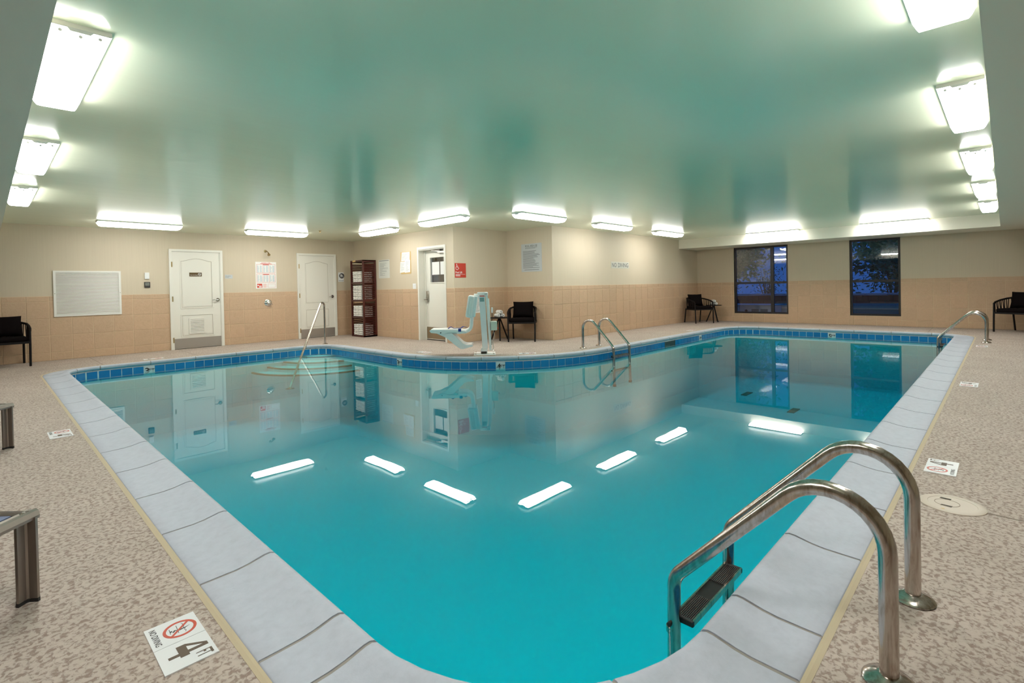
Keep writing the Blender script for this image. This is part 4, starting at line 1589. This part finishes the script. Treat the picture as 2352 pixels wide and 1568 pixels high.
t = wthing('vent_grille', 'large white louvered return air grille on the left wall', 'vent', VENT[0], VENT[2])
vw, vh = VENT[1] - VENT[0], VENT[3] - VENT[2]
MB().ring([(0, 0), (vw, 0), (vw, vh), (0, vh)], [(.036, .036), (vw - .036, .036), (vw - .036, vh - .036), (.036, vh - .036)], 0, .022).build('grille_frame', M_VENTW, t)
MB().box(.036, vw - .036, .036, vh - .036, 0, .003).build('backing', mat('vent_dark', (0.30, 0.21, 0.12), .8), t)
sl = MB().bar((.036, 0, 0), (vw - .036, 0, 0), .002, .0155, up=(0, .93, -.36)).mesh('slat', M_VENTW)
ns = 33
for k in range(ns):
    o = link('slat', sl, t)
    o.location = (0, .048 + (vh - .096) * k / (ns - 1), .013)
for x, y in ((.018, vh * .5), (vw - .018, vh * .5)):
    MB().cyl((x, y, .022), .006, .002, 8).build('screw', M_STEEL, t)

t = wthing('sensor_box', 'small white sensor box above the dark thermostat', 'sensor', 2.29, 1.493)
MB().rbox((.078, .132, .03), (.039, .066, .015), .006).build('box', M_SIGNW, t)
t = wthing('thermostat', 'small black thermostat with grey display beside the louvered door', 'thermostat', 2.28, 1.32)
tb2 = MB().rbox((.10, .115, .028), (.05, .0575, .014), .008).build('body', M_INK, t)
MB().box(.016, .084, .04, .10, .028, .0285).build('display', mat('lcd', (0.22, 0.23, 0.2), .3), tb2)
text_mb('72', .035, .05, .07, .0286).build('digits', M_INK, tb2)

t = thing('no_smoking_plate', 'small brown no smoking plate on the louvered door', 'sign', mtx=on_y(3.082, 1.548, YD - .0212))
MB().box(0, .236, 0, .082, 0, .004).build('plate', M_BROWNS, t)
text_mb('No Smoking', .022, .085, .026, .004, width=.135, bold=.01).build('lettering', M_SIGNW, t)
MB().ring(circ(.192, .042, .029, 24), circ(.192, .042, .023, 24), .004, .0048).bar((.173, .061, .0044), (.211, .023, .0044), .006, .0008).box(.178, .206, .039, .045, .004, .0046).build('symbol', M_SIGNW, t)

t = wthing('room_sign', 'small grey room sign right of the louvered door', 'sign', 3.785, 1.50)
MB().box(0, .157, 0, .086, 0, .004).build('plate', M_GREY, t)
text_mb('MECHANICAL', .016, .012, .056, .004, 'l', width=.11).build('lettering', M_INK, t)
text_mb('ROOM', .016, .012, .030, .004, 'l').build('lettering', M_INK, t)

# first-aid poster
t = wthing('first_aid_poster', 'white first-aid poster with red frames below the shower head', 'poster', 4.438, 1.262)
pw_, ph = .473, .63
MB().box(0, pw_, 0, ph, 0, .003).build('sheet', M_PAPER, t)
text_mb('SAVING A LIFE', .022, pw_ / 2, ph - .022, .003, width=.20, bold=.02).build('title', M_REDP, t)
MB().box(.11, .37, ph - .050, ph - .040, .003, .0033).build('subtitle', M_REDP, t)
for k, (y0, y1) in enumerate(((.365, .575), (.145, .345))):
    fr_ = MB().ring([(.025, y0), (pw_ - .025, y0), (pw_ - .025, y1), (.025, y1)], [(.030, y0 + .005), (pw_ - .030, y0 + .005), (pw_ - .030, y1 - .005), (.030, y1 - .005)], .003, .0036)
    fr_.box(.160, .164, y0, y1, .003, .0036).box(.305, .309, y0, y1, .003, .0036).box(.17, .30, y1 - .02, y1, .003, .0036)
    fr_.build('red_frame', M_REDP, t)
    for i, x in enumerate((.035, .175, .32)):
        lines_mb(x, x + .05, y0 + .015, y1 - .03, 9, .0034, .5, .4, i + k * 3).build('small_print', M_INKBL, t)
        lines_mb(x + .062, x + .115, y0 + .015, y1 - .03, 11, .0034, .55, .2, i + k * 3 + 20).build('small_print', M_INKBL, t)
sq = MB().box(.028, .142, .02, .115, .003, .0034).build('red_block', M_REDP, t)
MB().prism(circ(.052, .075, .016, 12), .0036, .004).prism(circ(.085, .062, .012, 12), .0036, .004).prism(circ(.115, .062, .012, 12), .0036, .004).box(.075, .095, .024, .052, .0036, .004).box(.105, .125, .024, .052, .0036, .004).build('pictogram', M_PAPER, sq)
lines_mb(.165, .255, .02, .115, 6, .0034, .45, .4, 9).build('small_print', mat('print_pale_red', (.75, .35, .30), .6), t)
MB().ring([(.27, .022), (pw_ - .025, .022), (pw_ - .025, .113), (.27, .113)], [(.273, .025), (pw_ - .028, .025), (pw_ - .028, .110), (.273, .110)], .003, .0035).build('red_frame', M_REDP, t)

t = wthing('shower_fixture', 'small brass shower head high on the left wall', 'shower head', 4.672, 2.145)
MB().lathe([(.032, 0), (.032, .004), (.018, .014), (.012, .016)], 18).build('wall_flange', M_BRASS, t, smooth=50)
arm = fillet([(0, 0, .01), (0, 0, .10), (.012, -.05, .15)], .05, 6)
MB().tube(arm, .010, 10).build('shower_arm', M_BRASS, t, smooth=60)
hd = MB().lathe([(.012, 0), (.018, .02), (.030, .045), (.036, .06), (.034, .066), (.0, .066)], 18)
hd.xform(Matrix.Translation((.012, -.045, .145)) @ Matrix.Rotation(math.radians(55), 4, 'X'))
hd.build('spray_head', M_BRASS, t, smooth=50)
t = wthing('shower_valve', 'round chrome shower valve on the tiles below the poster', 'valve', 4.698, .921, proud=.009)
MB().lathe([(.082, 0), (.082, .004), (.070, .012), (.045, .016), (.034, .018), (.032, .05), (.026, .056), (0, .056)], 28).build('escutcheon', M_CHROME, t, smooth=50)
MB().tube([(.0, 0, .05), (.05, -.025, .058), (.09, -.045, .05)], [.014, .011, .008], 10).build('lever', M_CHROME, t, smooth=50)

t = wthing('restroom_sign', 'white restroom plaque with black round symbol by the shelf', 'sign', 6.497, 1.411)
MB().box(0, .155, 0, .245, 0, .004).build('plate', M_SIGNW, t)
rd = MB().prism(circ(.098, .155, .070, 32), .004, .007).build('round_symbol', M_INK, t)
f = MB()
for x in (.068, .098):
    f.prism(circ(x, .196, .008, 10), .0071, .0076).prism([(x - .011, .184), (x - .011 - (.004 if x > .08 else 0), .150), (x + .011 + (.004 if x > .08 else 0), .150), (x + .011, .184)], .0071, .0076).box(x - .008, x - .001, .118, .150, .0071, .0076).box(x + .001, x + .008, .118, .150, .0071, .0076)
f.ring(circ(.132, .130, .014, 14), circ(.132, .130, .010, 14), .0071, .0076).prism(circ(.126, .172, .006, 10), .0071, .0076).box(.123, .129, .136, .166, .0071, .0076)
f.build('pictogram', M_SIGNW, rd)
text_mb('RESTROOM', .020, .078, .028, .004, width=.13, bold=.01).build('lettering', M_INK, t)

# ================================================================== fittings on the alcove walls
def xthing(name, label, cat, y, z, X, proud=0.0, group=None):
    return thing(name, label, cat, mtx=on_x(y, z, X - proud), group=group)


t = xthing('notice_sheet', 'pale grey printed notice right of the towel shelf', 'notice', 11.38, 1.462, XA)
MB().box(0, .50, 0, .46, 0, .002).build('sheet', mat('notice_grey', (0.66, 0.66, 0.60), .6), t)
text_mb('POOL NOTICE', .016, .25, .435, .002, width=.42).build('heading', M_INKG, t) if False else lines_mb(.03, .47, .42, .45, 1, .0026, .5, 0, 2).build('heading', M_INKG, t)
lines_mb(.06, .44, .06, .38, 14, .0026, .22, .8, 3).build('small_print', M_INKG, t)
t = xthing('clipboard', 'tan clipboard with three white paper sheets on the wall', 'clipboard', 10.395, 1.54, XA)
MB().box(.01, .42, 0, .52, 0, .006).build('board', M_CORK, t)
pp = [((.03, .30), (.38, .51)), ((-.03, .03), (.20, .29)), ((.18, .025), (.395, .32))]
for i, ((a, c), (d, e)) in enumerate(pp):
    b = MB().add([(a, c, .008 + i * .001), (d, c + .01, .010 + i * .001), (d + .005, e, .007 + i * .001), (a + (.03 if i != 2 else 0), e, .007 + i * .001)], [(0, 1, 2, 3)])
    s_ = b.build('paper_sheet', M_PAPER, t)
    lines_mb(a + .05, d - .03, c + .03, e - .03, 8, .012 + i * .001, .15, .6, 30 + i).build('small_print', M_INKG, s_)
t = xthing('light_switch', 'white light switch plate left of the recessed door', 'switch', 9.915, 1.18, XA)
MB().rbox((.125, .125, .008), (.062, .062, .004), .003).build('plate', M_SIGNW, t)
MB().rbox((.034, .068, .006), (.040, .062, .010), .002).build('rocker', M_SIGNW, t)
MB().rbox((.034, .068, .006), (.086, .062, .010), .002).build('rocker', M_SIGNW, t)

t = thing('pool_lift_sign', 'red Pool Lift sign with white wheelchair symbol', 'sign', mtx=on_y(6.975, 1.402, YB))
MB().box(0, .308, 0, .308, 0, .005).build('plate', M_RED, t)
f = MB()
f.prism(circ(.055, .283, .010, 12), .005, .0056)
f.bar((.055, .272, .0053), (.060, .222, .0053), .012, .0006)
f.bar((.057, .246, .0053), (.085, .246, .0053), .008, .0006).bar((.060, .222, .0053), (.092, .222, .0053), .010, .0006).bar((.092, .224, .0053), (.106, .190, .0053), .010, .0006).bar((.103, .190, .0053), (.118, .196, .0053), .008, .0006)
oc, ic = circ(.062, .202, .040, 20, math.radians(120), math.radians(350)), circ(.062, .202, .032, 20, math.radians(120), math.radians(350))
n = len(oc)
f.add([(a, c, .0055) for a, c in oc] + [(a, c, .0055) for a, c in ic], [(i, i + 1, n + i + 1, n + i) for i in range(n - 1)])
f.build('wheelchair_symbol', M_SIGNW, t)
text_mb('Pool Lift', .042, .018, .112, .005, 'l', width=.185, bold=.012).build('lettering', M_SIGNW, t)
MB().box(.018, .285, .068, .073, .005, .0056).build('rule_line', M_SIGNW, t)
lines_mb(.018, .18, .026, .062, 2, .0056, .55, .25, 6).build('small_print', M_SIGNW, t)

t = xthing('pool_rules_sign', 'pale grey POOL AREA USE rules sign above the alcove armchair', 'sign', 7.955, 1.512, XC)
MB().box(0, .61, 0, .63, 0, .006).build('plate', M_GREY, t)
text_mb('POOL AREA USE', .042, .305, .578, .006, width=.36).build('heading', M_INK, t)
lines_mb(.12, .50, .515, .55, 2, .0066, .4, .2, 8).build('subheading', M_INKG, t)
lines_mb(.05, .56, .075, .475, 17, .0066, .42, .45, 12).build('small_print', M_INKG, t)
lines_mb(.09, .53, .03, .055, 1, .0066, .5, 0, 13).build('closing_line', M_INKG, t)

t = thing('no_diving_sign', 'pale NO DIVING sign in grey capitals on the long wall', 'sign', mtx=on_y(10.86, 1.592, YE))
MB().box(0, .83, 0, .165, 0, .006).build('plate', mat('sign_pale', (0.60, 0.58, 0.50), .4), t)
text_mb('NO', .105, .035, .083, .006, 'l', width=.205, bold=.006).build('lettering', mat('ink_slate', (.10, .105, .11), .6), t)
text_mb('DIVING', .105, .310, .083, .006, 'l', width=.485, bold=.006).build('lettering', mat('ink_slate', (.10, .105, .11), .6), t)

# ceiling sprinklers
for x, y, lb in ((5.11, 10.70, 'small sprinkler head on the ceiling near the shelf light'), (6.35, 9.55, 'small sprinkler head beside the ceiling light above the shelf')):
    t = thing('sprinkler_head', lb, 'sprinkler', (x, y, ZC), group='ceiling sprinkler heads')
    MB().lathe([(.012, -.045), (.014, -.03), (.010, -.012), (.032, -.006), (.034, 0)], 14).build('head', M_BRASS, t)

# ================================================================== outdoors beyond the windows
g_ = MB().box(XW + T, 45, -14, 22, -.12, -.05).build('car_park', M_ASPH)
tag(g_, 'dark asphalt outside the windows', kind='structure')
bw = thing('retaining_wall', 'low dark brick garden wall outside the windows', 'wall', (20.5, -6, -.05))
br_me = MB().box(0, .15, 0, .40, 0, .17).mesh('brick', M_BRICK)
MB().box(.03, .16, 0, 20, 0, .70).build('mortar', mat('dark_mortar', (.10, .08, .08), .9), bw)
for j in range(4):
    for k in range(34):
        o = link('brick', br_me, bw)
        o.location = (0, 2.2 + k * .415 + (.2 if j % 2 else 0), j * .178)
cap_me = MB().rbox((.26, .60, .06), (.10, .30, .03), .012, 2).mesh('cap_stone', mat('cap_stone', (.42, .45, .50), .8))
for k in range(24):
    o = link('cap_stone', cap_me, bw)
    o.location = (-.02 + random.uniform(-.015, .015), 2.0 + k * .615, .715 + random.uniform(-.006, .006))


def shrub(x, y, h, wd_, n, label, leafm, seed, big=1.0):
    rnd = random.Random(seed)
    t = thing('shrub', label, 'shrub', (x, y, -.05), group='shrubs outside the windows')
    st = MB()
    tips = []
    for k in range(9):
        a = rnd.uniform(0, 2 * PI)
        rr = rnd.uniform(.15, .5) * wd_
        p1 = Vector((math.cos(a) * rr * .4, math.sin(a) * rr * .4, h * .45))
        p2 = Vector((math.cos(a) * rr, math.sin(a) * rr, h * rnd.uniform(.75, 1.0)))
        st.tube([(0, 0, 0), p1, p2], [.03, .018, .006], 6)
        tips += [p1, p2, p1.lerp(p2, .5)]
    st.build('stems', M_TWIG, t)
    lf_ = MB()
    for k in range(n):
        q = rnd.choice(tips)
        p = q + Vector((rnd.gauss(0, .22), rnd.gauss(0, .22), rnd.gauss(0, .2))) * wd_
        p.z = max(.1, p.z)
        d = Vector((rnd.gauss(0, 1), rnd.gauss(0, 1), rnd.gauss(0, .6))).normalized()
        s_ = d.cross(Vector((rnd.gauss(0, 1), rnd.gauss(0, 1), rnd.gauss(0, 1)))).normalized()
        ll = rnd.uniform(.06, .12) * big
        lf_.add([p, p + d * ll * .5 + s_ * ll * .22, p + d * ll, p + d * ll * .5 - s_ * ll * .22], [(0, 1, 2, 3)])
    lv = lf_.build('foliage', leafm, t)
    lv['kind'] = 'stuff'
    return t


shrub(21.6, 4.7, 1.6, 1.0, 900, 'leafy shrub left of centre behind the dusk window', M_LEAF, 1)
shrub(21.9, 6.9, 1.9, 1.1, 700, 'pale bushy grass clump right behind the four-pane window', M_FROND, 2)
shrub(21.7, 8.4, 1.7, 1.1, 700, 'pale bushy grass clump left behind the four-pane window', M_FROND, 3)
shrub(23.4, 3.0, 2.6, 1.7, 1500, 'tall dark shrub right behind the dusk window', M_LEAF, 4, 1.6)
shrub(24.5, 5.6, 3.4, 1.9, 1800, 'bushy dark shrub between the two windows', M_LEAF, 5, 2.0)
shrub(26.5, 3.4, 5.6, 3.0, 6000, 'tall dusky tree crown filling the dusk window', M_LEAF, 6, 3.6)
shrub(28.5, 10.6, 5.8, 3.0, 6000, 'tall dusky tree crown filling the four-pane window', M_LEAF, 7, 3.6)

cb_ = thing('utility_cabinet', 'low white utility cabinet with vents outside the four-pane window', 'cabinet', (17.6, 5.35, -.05))
body = MB().rbox((.8, 1.6, .46), (.4, .8, .23), .02).build('body', M_CABW, cb_)
MB().tube([(-.004, .85, .28), (.01, .85, .28)], .045, 16).build('round_port', M_INK, body)
for y in (.18, .46):
    v_ = MB().box(-.004, .002, y, y + .22, .20, .34).build('vent_panel', M_INKG, body)
MB().rbox((.9, 1.7, .03), (.4, .8, .47), .01).build('lid', M_CABW, cb_)
# low trailer parked beyond the windows
tr = thing('parked_trailer', 'long low grey trailer side parked outside behind the cabinet', 'trailer', (18.5, -.6, -.05))
MB().prism([(0, .20), (6.2, .20), (6.25, .36), (6.2, .44), (0, .47)], 0, 1.6, 'yz').build('side_panel', M_CAR, tr)
MB().box(-.02, .0, .3, 6.0, .33, .37).build('trim_strip', mat('trailer_trim', (.55, .55, .52), .5), tr)
for y in (.6, 4.6):
    wh = MB().tube([(-.02, y, .20), (.18, y, .20)], .20, 20).build('wheel', M_BLACKR, tr)
    MB().tube([(-.03, y, .20), (-.015, y, .20)], .11, 16).build('hub_cap', M_CHROME, wh)
lp = thing('lamp_post', 'slim blue-grey post outside the right window', 'post', (20.2, 2.35, -.05))
MB().tube([(0, 0, 0), (0, 0, 4.0)], .045, 10).build('pole', M_CAR, lp)
MB().lathe([(.11, 0), (.11, .03), (.06, .05)], 14).build('base_flange', M_CAR, lp)
